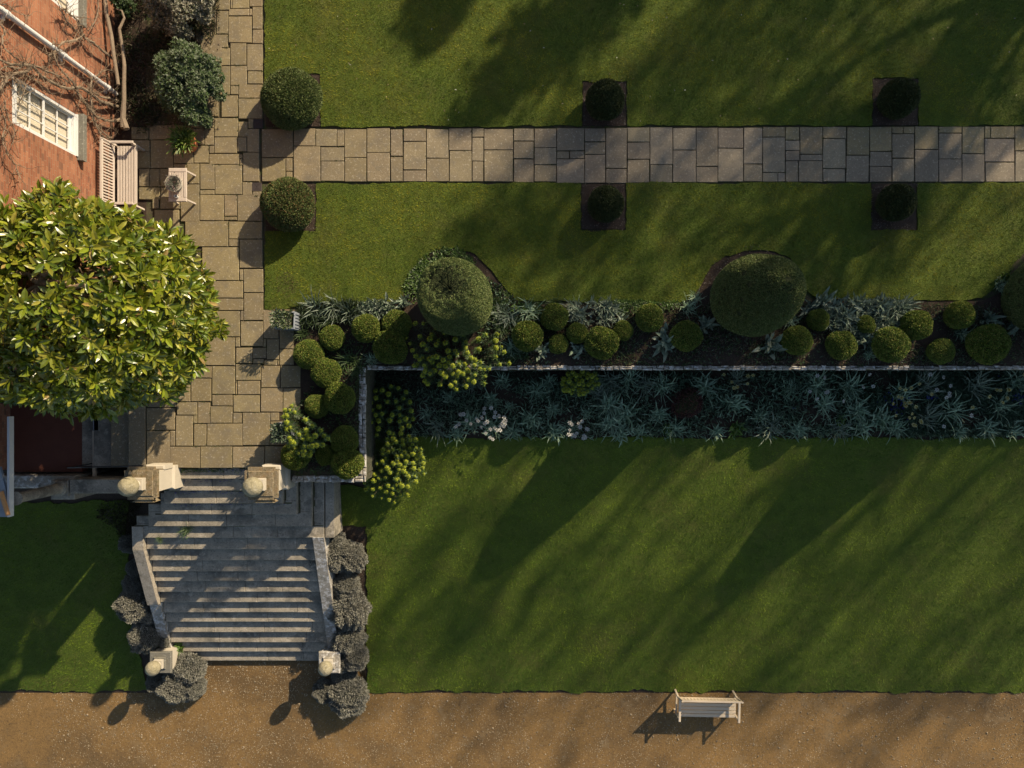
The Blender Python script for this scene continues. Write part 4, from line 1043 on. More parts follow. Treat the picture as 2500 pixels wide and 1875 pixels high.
for k, (px, py, s, ty) in enumerate(lower):
    reg = next(t for x, t in marks if px < x)
    row = 'against the wall' if py < 945 else ('in mid bed' if py < 1015 else 'at the lawn edge')
    size = 'large ' if s >= 1.3 else ('small ' if s <= .85 else '')
    lab = f"{size}{adj[ty]} {row}, {reg}"
    if lab in seen:
        q = seen[lab]; seen[lab] += 1
        lab = f"{size}{adj[ty]} {row}, {reg}, {['further right', 'furthest right', 'last on the right'][q - 1]}"
    else: seen[lab] = 1
    lab = ' '.join(lab.split()[:16])
    put({'s': ('spiky', 'spiky2')[k % 2], 'i': ('iris2', 'iris')[k % 2]}[ty], px, py, 0, lab, low=True, s=s * 1.05, group='leafy clumps in the lower bed')
put('bright', 1800, 1047, 0, 'bright yellow green leafy plant at the lawn edge of the lower bed', low=True, s=1.3)
put('bright', 2055, 1028, 0, 'yellowish tuft at the lawn edge among dark strappy leaves', low=True, s=.8)
put('bright', 1630, 1050, 0, 'small pale green plant at the lawn edge below the reddish shrub', low=True, s=.8)

# ground cover, nobody could count it
def cover(name, poly_px, n, z, cols, L, w, low=False, mat='leaf', tilt=(.4, 1.4)):
    poly = PG(poly_px) if low else PT(poly_px, z)
    P = np.array(poly); x0, y0 = P.min(0); x1, y1 = P.max(0)
    x = rng.uniform(x0, x1, n * 3); y = rng.uniform(y0, y1, n * 3); k = in_poly(x, y, poly)
    dens = np.sin(x * 2.9 + 1.3 * np.sin(y * 3.1)) + np.sin(y * 4.3 + x * 1.7) + rng.normal(0, .9, len(x))
    k &= dens > -.6; x = x[k][:n]; y = y[k][:n]; m_ = len(x)
    zz = np.array([low_z(q) for q in y]) - .04 if low else np.full(m_, z)
    a = rng.uniform(0, 6.28, m_); tl = rng.uniform(*tilt, m_)
    A = np.stack([np.cos(a) * np.sin(tl), np.sin(a) * np.sin(tl), np.cos(tl)], 1); Nn = np.stack([-np.cos(a) * np.cos(tl), -np.sin(a) * np.cos(tl), np.sin(tl)], 1)
    c = np.array(cols)[rng.integers(0, len(cols), m_)] * rng.uniform(.6, 1.3, (m_, 1))
    m = MB(); m.scatter(*LT, np.stack([x, y, zz + rng.uniform(0, .05, m_)], 1), A, Nn, L * rng.uniform(.5, 1.3, m_), w * rng.uniform(.6, 1.2, m_), c)
    return tag(m.build(name, M[mat]), kind='stuff')
for q_ in range(3):
    cover('silver_ground_cover', [(935 + 40 * q_, 960), (1300, 930), (1900, 905), (2520, 905), (2520, 1066), (1000, 1066)], 2600, .02, bluegr, .17 + .03 * q_, (.034, .022, .028)[q_], low=True, tilt=(.3, 1.4))
cover('fine_grey_foliage', [(2180, 905), (2520, 905), (2520, 1062), (2180, 1062)], 5200, .08, [(.30, .42, .28), (.38, .50, .34), (.22, .32, .22)], .20, .009, low=True, tilt=(.2, 1.3))
cover('ground_cover', [(760, 765), (985, 745), (1000, 890), (890, 890), (866, 1155), (700, 1150), (720, 1000), (800, 900)], 2600, -.02, green + [(.10, .07, .04)], .10, .03)
cover('ground_cover', [(1180, 742), (2500, 742), (2500, 890), (1180, 890)], 13000, -.02, green + [(.20, .15, .09), (.15, .10, .07), (.26, .20, .13), (.24, .34, .20)], .10, .02)
cover('ground_cover', [(1160, 650), (1265, 740), (1290, 880), (1180, 880)], 2600, -.02, green + bluegr[:1] + [(.16, .11, .07)], .12, .03)
cover('ground_cover', [(895, 905), (2520, 905), (2520, 1062), (895, 1062)], 24000, 0, [(.10, .16, .08), (.16, .24, .12), (.14, .10, .065), (.09, .06, .04), (.34, .46, .28)], .12, .020, low=True)
cover('ground_cover', [(2080, 905), (2520, 905), (2520, 1062), (2080, 1062)], 9000, .04, bluegr[2:] + [(.20, .28, .14), (.14, .22, .12)], .17, .014, low=True, tilt=(.2, 1.2))
cover('silver_ground_cover', [(1990, 735), (2060, 728), (2150, 736), (2225, 738), (2215, 800), (2150, 830), (2090, 830), (2040, 800), (1960, 760)], 1700, .02, silver, .24, .055, tilt=(.4, 1.3))
cover('silver_ground_cover', [(860, 750), (905, 735), (985, 735), (980, 765), (940, 770), (880, 790)], 420, .02, silver, .20, .05, tilt=(.4, 1.3))
cover('silver_ground_cover', [(1380, 740), (1430, 735), (1500, 745), (1500, 790), (1430, 790), (1390, 780)], 300, .02, silver, .22, .05, tilt=(.4, 1.3))
cover('strappy_ground_cover', [(725, 745), (870, 738), (880, 775), (800, 790), (735, 790)], 1500, .0, [(.20, .28, .14), (.14, .22, .08), (.34, .43, .30)], .26, .012, tilt=(.3, 1.4))
cover('brown_undergrowth', [(240, 1222), (345, 1222), (330, 1320), (300, 1340), (285, 1290), (240, 1265)], 1500, 0, [(.10, .07, .035), (.07, .08, .03), (.13, .10, .05)], .09, .02, low=True)
cover('bright_ground_cover', [(1500, 733), (1655, 738), (1660, 752), (1590, 758), (1500, 765)], 1800, -.02, bright, .07, .035, tilt=(.9, 1.5))
cover('bright_ground_cover', [(975, 740), (990, 690), (1020, 640), (1060, 608), (1120, 604), (1160, 640), (1120, 660), (1050, 660), (1010, 740)], 2600, -.01, bright, .08, .035, tilt=(.8, 1.5))
cover('bright_ground_cover', [(1250, 745), (1320, 738), (1330, 790), (1262, 780)], 700, -.02, [(.08, .15, .03), (.10, .19, .035)], .08, .03, tilt=(.8, 1.5))
mulch = [(.18, .14, .10), (.10, .075, .05), (.30, .24, .18), (.06, .045, .03)]
for pp in ([(648, 181), (784, 181), (784, 309), (648, 309)], [(648, 449), (772, 449), (772, 565), (648, 565)], [(1422, 197), (1530, 197), (1530, 307), (1422, 307)], [(1419, 448), (1528, 448), (1528, 561), (1419, 561)],
           [(2130, 191), (2242, 191), (2242, 306), (2130, 306)], [(2127, 448), (2239, 448), (2239, 562), (2127, 562)], [(1680, 750), (1740, 640), (1830, 595), (1880, 612), (1800, 800)], [(1150, 610), (1262, 745), (1180, 760)],
           [(2430, 715), (2530, 600), (2530, 800), (2440, 760)]):
    cover('leaf_mulch', pp, 420, -.01, mulch, .035, .022, tilt=(1.2, 1.55))
cover('leaf_mulch', [(895, 905), (2520, 905), (2520, 1066), (895, 1066)], 5000, 0, mulch[:2] + [(.09, .06, .04)], .035, .025, low=True, tilt=(1.2, 1.55))
cover('leaf_mulch', [(800, 1290), (892, 1290), (892, 1690), (800, 1720)], 900, 0, mulch[:2], .035, .025, low=True, tilt=(1.2, 1.55))
# reddish shrub
t = thing('reddish_shrub', 'small reddish brown twiggy shrub in the middle of the lower bed', 'shrub', G(1672, 985, -.05), None)
shell_plant('inner_foliage', 'foliage', t, (0, 0, 0), dome_prof(.38, .5), 2500, .07, .02, [(.16, .06, .05), (.10, .05, .045), (.22, .09, .06)], lum=.05, thick=.15)

# ================================================================== SPURGE (yellow green flower heads)
def head_mesh():
    m = MB(); r_ = random.Random(4)
    for k in range(26):
        ring = 0 if k < 6 else (1 if k < 15 else 2)
        a = k * 2.399; rr = (.018, .042, .062)[ring] * r_.uniform(.85, 1.1); zz = (.035, .02, -.008)[ring]
        c = Vector((rr * math.cos(a), rr * math.sin(a), zz)); s_ = .019
        col = np.array((.50, .56, .026) if ring else (.24, .31, .02)) * r_.uniform(.75, 1.2)
        tilt = Vector((math.cos(a), math.sin(a), 0)) * (.2 + .35 * ring)
        n = (Vector((0, 0, 1)) + tilt).normalized(); u = n.orthogonal().normalized(); v_ = n.cross(u)
        pts = [tuple(c + (u * math.cos(q * math.pi / 3) + v_ * math.sin(q * math.pi / 3)) * s_ + n * .005) for q in range(6)] + [tuple(c)]
        m.add(pts, [[i, (i + 1) % 6, 6] for i in range(6)], col)
    m.sphere((0, 0, -.015), .045, 10, 6, (.10, .13, .02), (1, 1, .6))
    return m.build('flower_head', M['petal'])
HEAD = head_mesh(); head_used = [False]
def stalk_leaves(m, base, top, n=22):
    ax = (top - base); L_ = ax.length; axn = ax.normalized()
    u = axn.orthogonal().normalized(); v_ = axn.cross(u)
    t = rng.uniform(.35, .97, n); a = rng.uniform(0, 6.28, n)
    P = np.array([tuple(base + ax * q) for q in t]); A = np.array([tuple(u * math.cos(q) + v_ * math.sin(q) + axn * .15) for q in a])
    N_ = np.tile(tuple(axn), (n, 1)); c = np.array(green + [(.09, .15, .05), (.12, .18, .06)])[rng.integers(0, 5, n)]
    m.scatter(*DIA, P, A, N_, rng.uniform(.07, .11, n), rng.uniform(.014, .02, n), c)
    k = 14; a = rng.uniform(0, 6.28, k); P = np.array([tuple(base + ax * q) for q in rng.uniform(.93, 1.0, k)]); A = np.array([tuple(u * math.cos(q) + v_ * math.sin(q) + axn * .1) for q in a])
    m.scatter(*DIA, P, A, np.tile(tuple(axn), (k, 1)), rng.uniform(.08, .13, k), .024, np.array([(.16, .27, .06), (.24, .36, .08)])[rng.integers(0, 2, k)])
def spurge(lab, heads, zb, hgt, low=False, spread=.55, fill=0):
    cx = sum(h[0] for h in heads) / len(heads); cy = sum(h[1] for h in heads) / len(heads)
    p0 = G(cx, cy) if low else W(cx, cy, 0)
    zb = p0.z if low else zb
    q = W(cx, cy, zb + hgt * .6); loc = Vector((q.x, q.y, zb))
    t = thing('spurge_plant', lab, 'plant', loc, 'yellow green spurge clumps')
    m = MB(); tops = []
    for (px, py) in heads:
        hz = zb + hgt * random.uniform(.75, 1.05)
        top = W(px, py, hz); d = top - loc; d.z = 0
        hz -= min(.5 * hgt, (d.length ** 2) * .22 * (0.9 / max(.9, hgt)))
        top = W(px, py, max(zb + .25, hz))
        base = loc + Vector((d.x * spread, d.y * spread, 0)); tops.append((top, base))
        mid = (top + base) / 2 + Vector((0, 0, .06))
        m.tube([base, mid, top], [.008, .007, .006], 4, (.20, .16, .09), cap=False)
        stalk_leaves(m, base, top, 60)
    m.build('foliage', M['leaf'], parent=t, origin=loc)
    for top, base in tops:
        if head_used[0]: o = HEAD.copy(); COL.objects.link(o)
        else: o = HEAD; head_used[0] = True
        o.name = 'flower_head'; o.parent = t; o.location = tuple(top - loc + Vector((0, 0, .02)))
        dv = (top - base).normalized(); o.rotation_euler = (-dv.y * .6, dv.x * .6, random.uniform(0, 6.28))
        s_ = random.uniform(.50, 1.0); o.scale = (s_, s_, s_)
    return t
def blob(cx, cy, rx, ry, n, mind, rot=0, seed=0):
    r_ = random.Random(seed); out = []; k = 0
    while len(out) < n and k < 20000:
        k += 1; a = r_.uniform(0, 6.283); q = math.sqrt(r_.random())
        x = rx * q * math.cos(a); y = ry * q * math.sin(a)
        px = cx + x * math.cos(rot) - y * math.sin(rot); py = cy + x * math.sin(rot) + y * math.cos(rot)
        if all((px - u) ** 2 + (py - v) ** 2 > mind ** 2 for u, v in out): out.append((px, py))
    return out
h1 = [(560 + a / 2.963, 700 + b / 2.963) for a, b in [(452,862),(405,893),(435,893),(472,908),(393,940),(413,935),(415,982),(550,962),(602,1008),(440,1020),(410,1030),(485,1048),(505,1070),(557,1040),(662,1040),(622,1078),(685,1078),(535,1105),(570,1100),(590,1103),(715,1100),(435,1095),(450,1120),(470,1130),(540,1155),(605,1152),(632,1148),(578,1158),(675,1145),(445,1195),(538,1190),(500,1205),(580,1215),(535,1218),(430,1155),(590,1195),(560,1075)]]
spurge('bright yellow spurge clump hanging over the paving by the box balls', h1, 0, .85, fill=1)
h2 = blob(1105, 905, 95, 48, 46, 10, .1, 2) + blob(1145, 830, 100, 42, 26, 13, .3, 3) + blob(1030, 860, 45, 42, 12, 14, 0, 4) + [(995, 787), (1014, 789), (1034, 790), (975, 828), (992, 826), (1220, 890), (1243, 888), (1225, 847)]
spurge('largest spurge clump, spilling over the long wall below the ragged yew dome', h2, 0, .75)
h3 = blob(955, 1000, 62, 58, 30, 15, .4, 5)
spurge('sparse darker spurge clump in the shade right of the short rough wall', h3, 0, .6, low=True)
h4 = blob(985, 1120, 52, 70, 52, 10, -.3, 6) + blob(945, 1180, 62, 50, 32, 12, .4, 7) + [(905, 1105), (920, 1062), (893, 1195), (895, 1170)]
spurge('wide spurge clump leaning over the corner of the lower lawn', h4, 0, .75, low=True)
h5 = blob(1415, 934, 50, 28, 36, 9, -.1, 8)
spurge('small neat spurge mound just under the long wall', h5, 0, .65, low=True)

# ================================================================== NARCISSI
def flower_mesh(name, col, mid):
    m = MB()
    for k in range(6):
        a = k * math.pi / 3; d = np.array((math.cos(a), math.sin(a), .1)); s_ = np.array((-math.sin(a), math.cos(a), 0))
        m.add([(0, 0, 0), tuple(d * .03 + s_ * .013), tuple(d * .047), tuple(d * .03 - s_ * .013)], [[0, 1, 2, 3]], col)
    m.lathe(0, 0, [(.008, 0), (.010, .016), (.015, .024)], 8, mid)
    return m.build(name, M['petal'])
NF = {'w': [flower_mesh('flower', (.88, .87, .80), (.80, .76, .55)), False], 'y': [flower_mesh('flower', (.70, .66, .28), (.75, .55, .10)), False]}
def narcissi(lab, pts, kind='w', s=1.0):
    cx = sum(h[0] for h in pts) / len(pts); cy = sum(h[1] for h in pts) / len(pts); loc = G(cx, cy, -.04)
    t = thing('narcissus_clump', lab, 'flowers', loc, 'narcissus clumps in the lower bed')
    m = MB()
    for px, py in pts:
        top = W(px, py, loc.z + random.uniform(.30, .42)); b = Vector((top.x + random.uniform(-.06, .06), top.y + random.uniform(-.02, .08), loc.z))
        m.tube([b, (b + top) / 2 + Vector((0, 0, .03)), top], .004, 3, (.09, .16, .05), cap=False)
        n = 8; a = rng.uniform(0, 6.28, n); tl = rng.uniform(.3, 1.0, n)
        A = np.stack([np.cos(a) * np.sin(tl), np.sin(a) * np.sin(tl), np.cos(tl)], 1); N_ = np.stack([-np.cos(a) * np.cos(tl), -np.sin(a) * np.cos(tl), np.sin(tl)], 1)
        m.scatter(*DIA, np.tile(tuple(b), (n, 1)), A, N_, rng.uniform(.2, .34, n), .013, np.tile((.10, .16, .07), (n, 1)) * rng.uniform(.8, 1.2, (n, 1)))
    m.build('leaves', M['leaf'], parent=t, origin=loc)
    for px, py in pts:
        o0, used = NF[kind]
        if used: o = o0.copy(); COL.objects.link(o)
        else: o = o0; NF[kind][1] = True
        top = W(px, py, loc.z + .52); o.name = 'flower'; o.parent = t; o.location = tuple(top - loc); o.rotation_euler = (random.uniform(-.5, .5), random.uniform(-.5, .5), random.uniform(0, 6)); q = s * random.uniform(1.1, 1.5); o.scale = (q, q, q)
zc = lambda L, ox=900, oy=580, s=2.765: [(ox + a / s, oy + b / s) for a, b in L]
narcissi('large patch of white narcissi near the left of the lower bed', zc([(827,1150),(782,1155),(620,1195),(640,1192),(765,1215),(850,1210),(740,1238),(800,1243),(915,1215),(925,1235),(908,1245),(880,1205),(660,1235),(590,1275),(610,1260),(760,1280),(785,1255),(822,1295),(850,1285),(865,1300),(888,1300),(900,1260),(912,1275),(920,1260),(790,1320),(820,1350),(838,1362),(855,1180),(730,1225),(780,1185),(888,1275),(690,1258)]))
narcissi('small patch of white narcissi right of the large white patch', zc([(1440,1240),(1418,1255),(1358,1250),(1372,1262),(1358,1300),(1378,1335),(1392,1340),(1352,1330),(1455,1340),(1470,1290),(1478,1295),(1462,1350),(1405,1320),(1450,1355),(1428,1280)]))
z2 = lambda L: zc(L, 1650, 580, 2.602)
narcissi('few pale yellow narcissi left of centre of the right hand bed', z2([(355,918),(370,955),(390,950),(455,928),(458,880),(490,875),(306,870)]), 'y')
narcissi('loose pale narcissi among dark strappy leaves, middle of the right bed', z2([(900,877),(945,890),(955,985),(965,980),(852,978),(898,1025),(1065,1040),(1253,945),(1190,950),(1232,870)]), 'w')
narcissi('drift of pale yellow narcissi mixed with blue flowers', z2([(1425,957),(1458,968),(1495,955),(1412,1010),(1435,1018),(1455,1050),(1480,1048),(1492,1050),(1460,1070),(1380,1055),(1500,1120),(1485,1145),(1515,1145),(1555,1165),(1560,1175),(1510,1190),(1523,1195),(1398,1130),(1525,1075),(1625,995),(1548,930)]), 'y')
narcissi('scattered whitish narcissi right of the blue flowers', z2([(1700,888),(1745,942),(1658,967),(1738,990),(1740,1005),(1720,1015),(1703,1200),(1617,870),(1878,1130)]), 'w')
narcissi('pale yellow narcissi at the right end of the lower bed', z2([(2040,968),(2062,970),(2112,965),(2118,968),(1993,1010),(2105,1018),(2108,1025),(2075,1048),(1885,1080),(2210,870)]), 'y')
# blue flowers
m = MB(); pts = z2([(1400 + random.gauss(0, 45), 1040 + random.gauss(0, 45)) for _ in range(60)] + [(1600 + random.gauss(0, 30), 1022 + random.gauss(0, 14)) for _ in range(14)] + [(2170 + random.gauss(0, 30), 1010 + random.gauss(0, 25)) for _ in range(30)] + [(2200, 1180 + random.gauss(0, 25)) for _ in range(14)] + [(735, 1083), (748, 1083), (1885, 575), (2030, 880)])
for px, py in pts:
    p = G(px, py, .12); m.sphere(p, .018, 6, 4, np.array((.05, .07, .42)) * random.uniform(.6, 1.2))
for _ in range(260):
    px = random.uniform(425, 700); k = random.choice([1, 2, 3, 4]); 
    if k >= 2 and px > 570 and random.random() < .7: continue
    y = YK[k - 1] - .04 - random.random() ** 2 * .06; x = (px - CX) * (H + .15 * k) / F
    m.sphere((x, y, -.15 * k + .015), .011, 5, 3, np.array((.12, .08, .45)) * random.uniform(.7, 1.3))
tag(m.build('blue_flowers', M['petal']), kind='stuff')
def tuft_on(px, py, z, lab, s, key='bright'):
    o = put(key, px, py, z, lab, s=s, group='self sown tufts on the steps', cat='plant'); return o
tuft_on(452, 1297, -.88, 'wispy green tuft growing on the step above the left coping', .75, 'green')
tuft_on(385, 1320, -.92, 'yellow green tuft at the head of the left coping', .5, 'green')
tuft_on(437, 1585, -2.62, 'bright green moss tuft above the left ball pier', .85)
tuft_on(437, 1180, -.45, 'purple flowered trailing plant at the foot of the top left pier', .45, 'green')
cover('step_weeds', [(430, 1145), (595, 1145), (595, 1152), (430, 1152)], 220, -.15, bright + green, .05, .02, tilt=(.6, 1.4))

# ================================================================== MAGNOLIA ON THE HOUSE WALL
mg = thing('magnolia_tree', 'large glossy leaved evergreen magnolia trained against the brick wall', 'tree', (-9.7, 1.9, 0))
mo = Vector(mg.location)
MC = Vector((-8.75, 1.55, 3.25)); MR = Vector((1.98, 2.0, 2.6))
n0 = 3000
d = rand_dirs(n0)
sup = (np.abs(d) ** 2.6).sum(1) ** (-1 / 2.6)
d = d * sup[:, None]
lumps = 1 + .05 * np.sin(d[:, 0] * 7 + 1) * np.sin(d[:, 1] * 6 + 2) + .06 * np.sin(d[:, 2] * 8 + d[:, 1] * 5) + .04 * np.sin(d[:, 1] * 15 + d[:, 0] * 11)
dep = 1 - rng.random(n0) ** 1.8 * .30
P = np.array(tuple(MC)) + d * np.array(tuple(MR)) * (lumps * dep)[:, None]
k = (P[:, 0] > -10.6) & (P[:, 2] > .15) & ~((P[:, 0] < -9.95) & (P[:, 1] > .3) & (P[:, 0] < -10.05))
k &= ~((P[:, 0] < -10.0) & (P[:, 1] > .35))
# opening where the limbs show
lim = W(105, 690, 5.3)
hole = (np.hypot(P[:, 0] - lim.x, (P[:, 1] - lim.y) * .9) < .45) & (rng.random(n0) < .85) & (P[:, 2] > 3.4)
hole2 = (np.hypot(P[:, 0] + 7.6, P[:, 1] - 1.9) < .35) & (rng.random(n0) < .6)
k &= ~hole & ~hole2
P = P[k]; D = d[k]; D = D / np.linalg.norm(D, axis=1, keepdims=True); n0 = len(P)
m = MB(); LP = []; LA = []; LN = []; LL = []; LW = []; LC = []
pal = np.array([(.29, .36, .022), (.42, .45, .035), (.17, .25, .018), (.54, .52, .06), (.62, .56, .09), (.52, .36, .10)])
prob = [.30, .24, .28, .12, .04, .02]
for i in range(n0):
    ax = Vector(D[i]) * .8 + Vector((0.25, -.1, .55)) + Vector(tuple(rng.normal(0, .35, 3))); ax.normalize()
    u = ax.orthogonal().normalized(); v_ = ax.cross(u); nl = int(rng.integers(6, 11)); a0 = rng.uniform(0, 6.28)
    tone = rng.uniform(.75, 1.2)
    for q in range(nl):
        a = a0 + q * 2.399; el = rng.uniform(.05, .75) if q > 2 else rng.uniform(.6, 1.1)
        rad = u * math.cos(a) + v_ * math.sin(a)
        A = rad * math.cos(el) + ax * math.sin(el); N_ = ax * math.cos(el) - rad * math.sin(el)
        LP.append(tuple(Vector(P[i]) + A * .03 - ax * (.03 * q / nl))); LA.append(tuple(A)); LN.append(tuple(N_)); l = rng.uniform(.15, .28)
        LL.append(l); LW.append(l * rng.uniform(.32, .42)); LC.append(pal[rng.choice(6, p=prob)] * tone * rng.uniform(.8, 1.2))
m.scatter(LEAF[0], LEAF[1], np.array(LP), np.array(LA), np.array(LN), np.array(LL), np.array(LW), np.array(LC))
m.build('foliage', M['glossy'], parent=mg, origin=mo)
m = MB(); r_ = random.Random(3)
def limb(m, a, b, r0, r1, n=6, wob=.12, col=(1, 1, 1)):
    a = Vector(a); b = Vector(b); pts = []
    for i in range(n + 1):
        t = i / n; p = a.lerp(b, t)
        if 0 < i < n: p += Vector([r_.uniform(-wob, wob) for _ in range(3)])
        pts.append(p)
    m.tube(pts, [r0 + (r1 - r0) * i / n for i in range(n + 1)], 8, col); return pts
trunk = limb(m, (-9.6, 1.9, -.05), (-9.5, 1.8, 2.2), .16, .13)
m.build('trunk', M['bark'], parent=mg, origin=mo)
m = MB(); bc = (1.1, 1.0, .88)
hub = W(100, 690, 5.1); limb(m, (-9.5, 1.8, 2.1), hub, .12, .09, col=bc)
for (px, py, z, r) in ((125, 625, 5.6, .07), (215, 703, 5.6, .065), (20, 655, 5.4, .05), (60, 760, 5.2, .05), (190, 660, 5.4, .04)):
    limb(m, hub, W(px, py, z), r, r * .5, 6, .05, bc)
for _ in range(46):
    e = P[r_.randrange(len(P))]; s0 = trunk[r_.randrange(2, 7)] if r_.random() < .6 else hub
    limb(m, s0, tuple(e), .035, .008, 6, .10, (.9, .8, .7))
m.build('branch', M['bark'], parent=mg, origin=mo)

# ================================================================== BUSHES AND POTS ON THE TERRACE
def leafy_bush(name, lab, cx, cy, rx, ry, h, n, nl, leaf, wid, cols, trunk_h=.3, seed=1, cat='shrub', mat='leaf', clumps=40, cr=.22, zb=0.0):
    p = W(cx, cy, h * .55); t = thing(name, lab, cat, (p.x, p.y, zb)); o_ = Vector(t.location)
    rx = rx * (H - h * .5) / F; ry = ry * (H - h * .5) / F
    rs = np.random.default_rng(seed)
    C = rand_dirs(clumps); C[:, 2] = np.abs(C[:, 2]) * .9 + .05
    C = C * np.array([rx * .78, ry * .78, h * .68]) * rs.uniform(.55, 1.05, (clumps, 1)) + np.array([o_.x, o_.y, zb + h * .22])
    m = MB(); idx = rs.integers(0, clumps, n); dd = rand_dirs(n)
    R0 = cr * rs.uniform(.7, 1.2, clumps)[idx]
    P_ = C[idx] + dd * R0[:, None] * rs.uniform(.6, 1, (n, 1)) * np.array([1, 1, 1.25])
    AX = dd * .7 + np.array([.1, .1, .7]) + rs.normal(0, .3, (n, 3)); AX /= np.linalg.norm(AX, axis=1, keepdims=True)
    U = np.cross(AX, rand_dirs(n)); U /= np.linalg.norm(U, axis=1, keepdims=True); V_ = np.cross(AX, U)
    for q in range(nl):
        a = q * 2.399 + rs.uniform(0, 1, n); el = rs.uniform(.1, .9, n)
        rad = U * np.cos(a)[:, None] + V_ * np.sin(a)[:, None]
        A = rad * np.cos(el)[:, None] + AX * np.sin(el)[:, None]; N_ = AX * np.cos(el)[:, None] - rad * np.sin(el)[:, None]
        c = np.array(cols)[rs.integers(0, len(cols), n)] * rs.uniform(.75, 1.25, (n, 1))
        m.scatter(*LT, P_, A, N_, leaf * rs.uniform(.7, 1.2, n), wid * rs.uniform(.8, 1.2, n), c)
    m.build('foliage', M[mat], parent=t, origin=o_)
    m = MB()
    for i in range(clumps):
        b = Vector((o_.x + rs.normal(0, .05), o_.y + rs.normal(0, .05), zb)); e = Vector(C[i])
        m.tube([b, b.lerp(e, .5) + Vector((0, 0, .1)), e], [.018, .012, .005], 4, (.7, .6, .5), cap=False)
    m.build('stem', M['bark'], parent=t, origin=o_)
    return t
leafy_bush('evergreen_shrub', 'dark blue green evergreen shrub between house and path, above the terracotta pot', 448, 200, 106, 120, 1.35, 4600, 7, .080, .026, [(.14, .21, .07), (.18, .25, .10), (.28, .33, .20), (.10, .17, .045)], seed=2, clumps=60, cr=.20)
leafy_bush('variegated_shrub', 'silvery variegated shrub cut by the top border beside the path', 430, 2, 98, 78, 1.5, 4200, 6, .055, .026, [(.46, .43, .30), (.32, .31, .20), (.18, .20, .09), (.60, .55, .40)], seed=3, clumps=50, cr=.20)
leafy_bush('small_green_shrub', 'small dark green shrub at the top border close to the wall', 300, 5, 26, 30, .7, 500, 6, .05, .022, [(.06, .11, .03), (.09, .15, .04)], seed=5, clumps=14, cr=.14)
def pot(lab, px, py, r, h, mat, zb=0.0, leafcols=None, leaf=(.14, .03), n=160, hh=.35, rad=None, name='flower_pot', cat='flower pot', rim=True):
    p = W(px, py, zb + h); t = thing(name, lab, cat, (p.x, p.y, zb)); o_ = Vector(t.location); x, y = p.x, p.y
    m = MB(); m.lathe(x, y, [(r * .68, zb), (r * .92, zb + h * .85), (r * 1.05, zb + h * .85), (r * 1.05, zb + h), (r * .90, zb + h), (r * .88, zb + h * .9), (.001, zb + h * .9)], 28)
    m.build('pot', M[mat], parent=t, origin=o_, smooth=False)
    m = MB(); rad = rad or r * 1.1
    P_ = np.stack([x + rng.normal(0, rad * .33, n), y + rng.normal(0, rad * .33, n), np.full(n, zb + h * .9)], 1)
    P_[:, 2] += rng.uniform(0, hh * .6, n)
    off = P_[:, :2] - np.array([x, y]); A = np.concatenate([off / rad * 1.1 + rng.normal(0, .35, (n, 2)), rng.uniform(.25, .9, (n, 1))], 1)
    N_ = np.cross(A, np.cross(np.tile([0, 0, 1.], (n, 1)), A)); c = np.array(leafcols)[rng.integers(0, len(leafcols), n)] * rng.uniform(.7, 1.25, (n, 1))
    m.scatter(*LT, P_, A, N_, leaf[0] * rng.uniform(.6, 1.2, n), leaf[1] * rng.uniform(.8, 1.2, n), c)
    m.build('plant', M['leaf'], parent=t, origin=o_)
    return t
pot('terracotta pot of fresh bright green leaves below the dark shrub', 452, 345, .235, .36, 'terracotta', leafcols=[(.24, .38, .06), (.32, .44, .09), (.16, .28, .05), (.46, .48, .16)], leaf=(.19, .04), n=480, rad=.30)
# ---- plant table with pot and cup
tb = thing('slatted_table', 'low weathered wooden table carrying a round planted bowl', 'table', W(434, 458, 0) + Vector((0, 0, 0))); to = Vector(tb.location)
a = W(411, 492, .45); b = W(455, 410, .45)
tx0, ty0, tx1, ty1 = a.x, a.y, b.x, b.y
m = MB(); m.slab(tx0, tx1, ty0, ty0 + .10, .41, .45, .012); m.slab(tx0, tx1, ty1 - .10, ty1, .41, .45, .012); m.slab(tx0, tx0 + .06, ty0 + .102, ty1 - .102, .41, .45, .008); m.slab(tx1 - .07, tx1, ty0 + .102, ty1 - .102, .41, .45, .008)
for i in range(5):
    q = tx0 + .065 + i * (tx1 - tx0 - .14) / 5; m.slab(q, q + (tx1 - tx0 - .14) / 5 - .008, ty0 + .102, ty1 - .102, .415, .442, .003)
m.build('tabletop', M['wood'], parent=tb, origin=to)
for sx_ in (0, 1):
    for sy_ in (0, 1):
        x = tx0 + .05 if sx_ == 0 else tx1 - .03; y = ty0 + .06 if sy_ == 0 else ty1 - .06
        m = MB(); dx = .05 if sx_ else -.02
        m.tube([(x, y, .41), (x + dx, y, 0)], .028, 4); m.build('leg', M['wood'], parent=tb, origin=to)
pot('shallow pale bowl with a bushy pink and grey heather, on the wooden table', 423, 447, .20, .20, 'render', zb=.452, leafcols=[(.22, .27, .15), (.42, .36, .30), (.46, .28, .26), (.34, .38, .25), (.60, .55, .48)], leaf=(.05, .016), n=1500, hh=.10, rad=.17, name='planted_bowl', cat='flower pot')
cp = W(433, 481, .455); m = MB(); m.lathe(cp.x, cp.y, [(.001, .452), (.034, .452), (.042, .54), (.036, .54), (.030, .47), (.001, .468)], 18)
m.tube([(cp.x - .04, cp.y + .0, .52), (cp.x - .07, cp.y + .01, .50), (cp.x - .04, cp.y, .475)], .007, 6)
tag(m.build('cup', M['white'], origin=(cp.x, cp.y, .452)), 'small white cup at the lower end of the wooden table', 'cup')
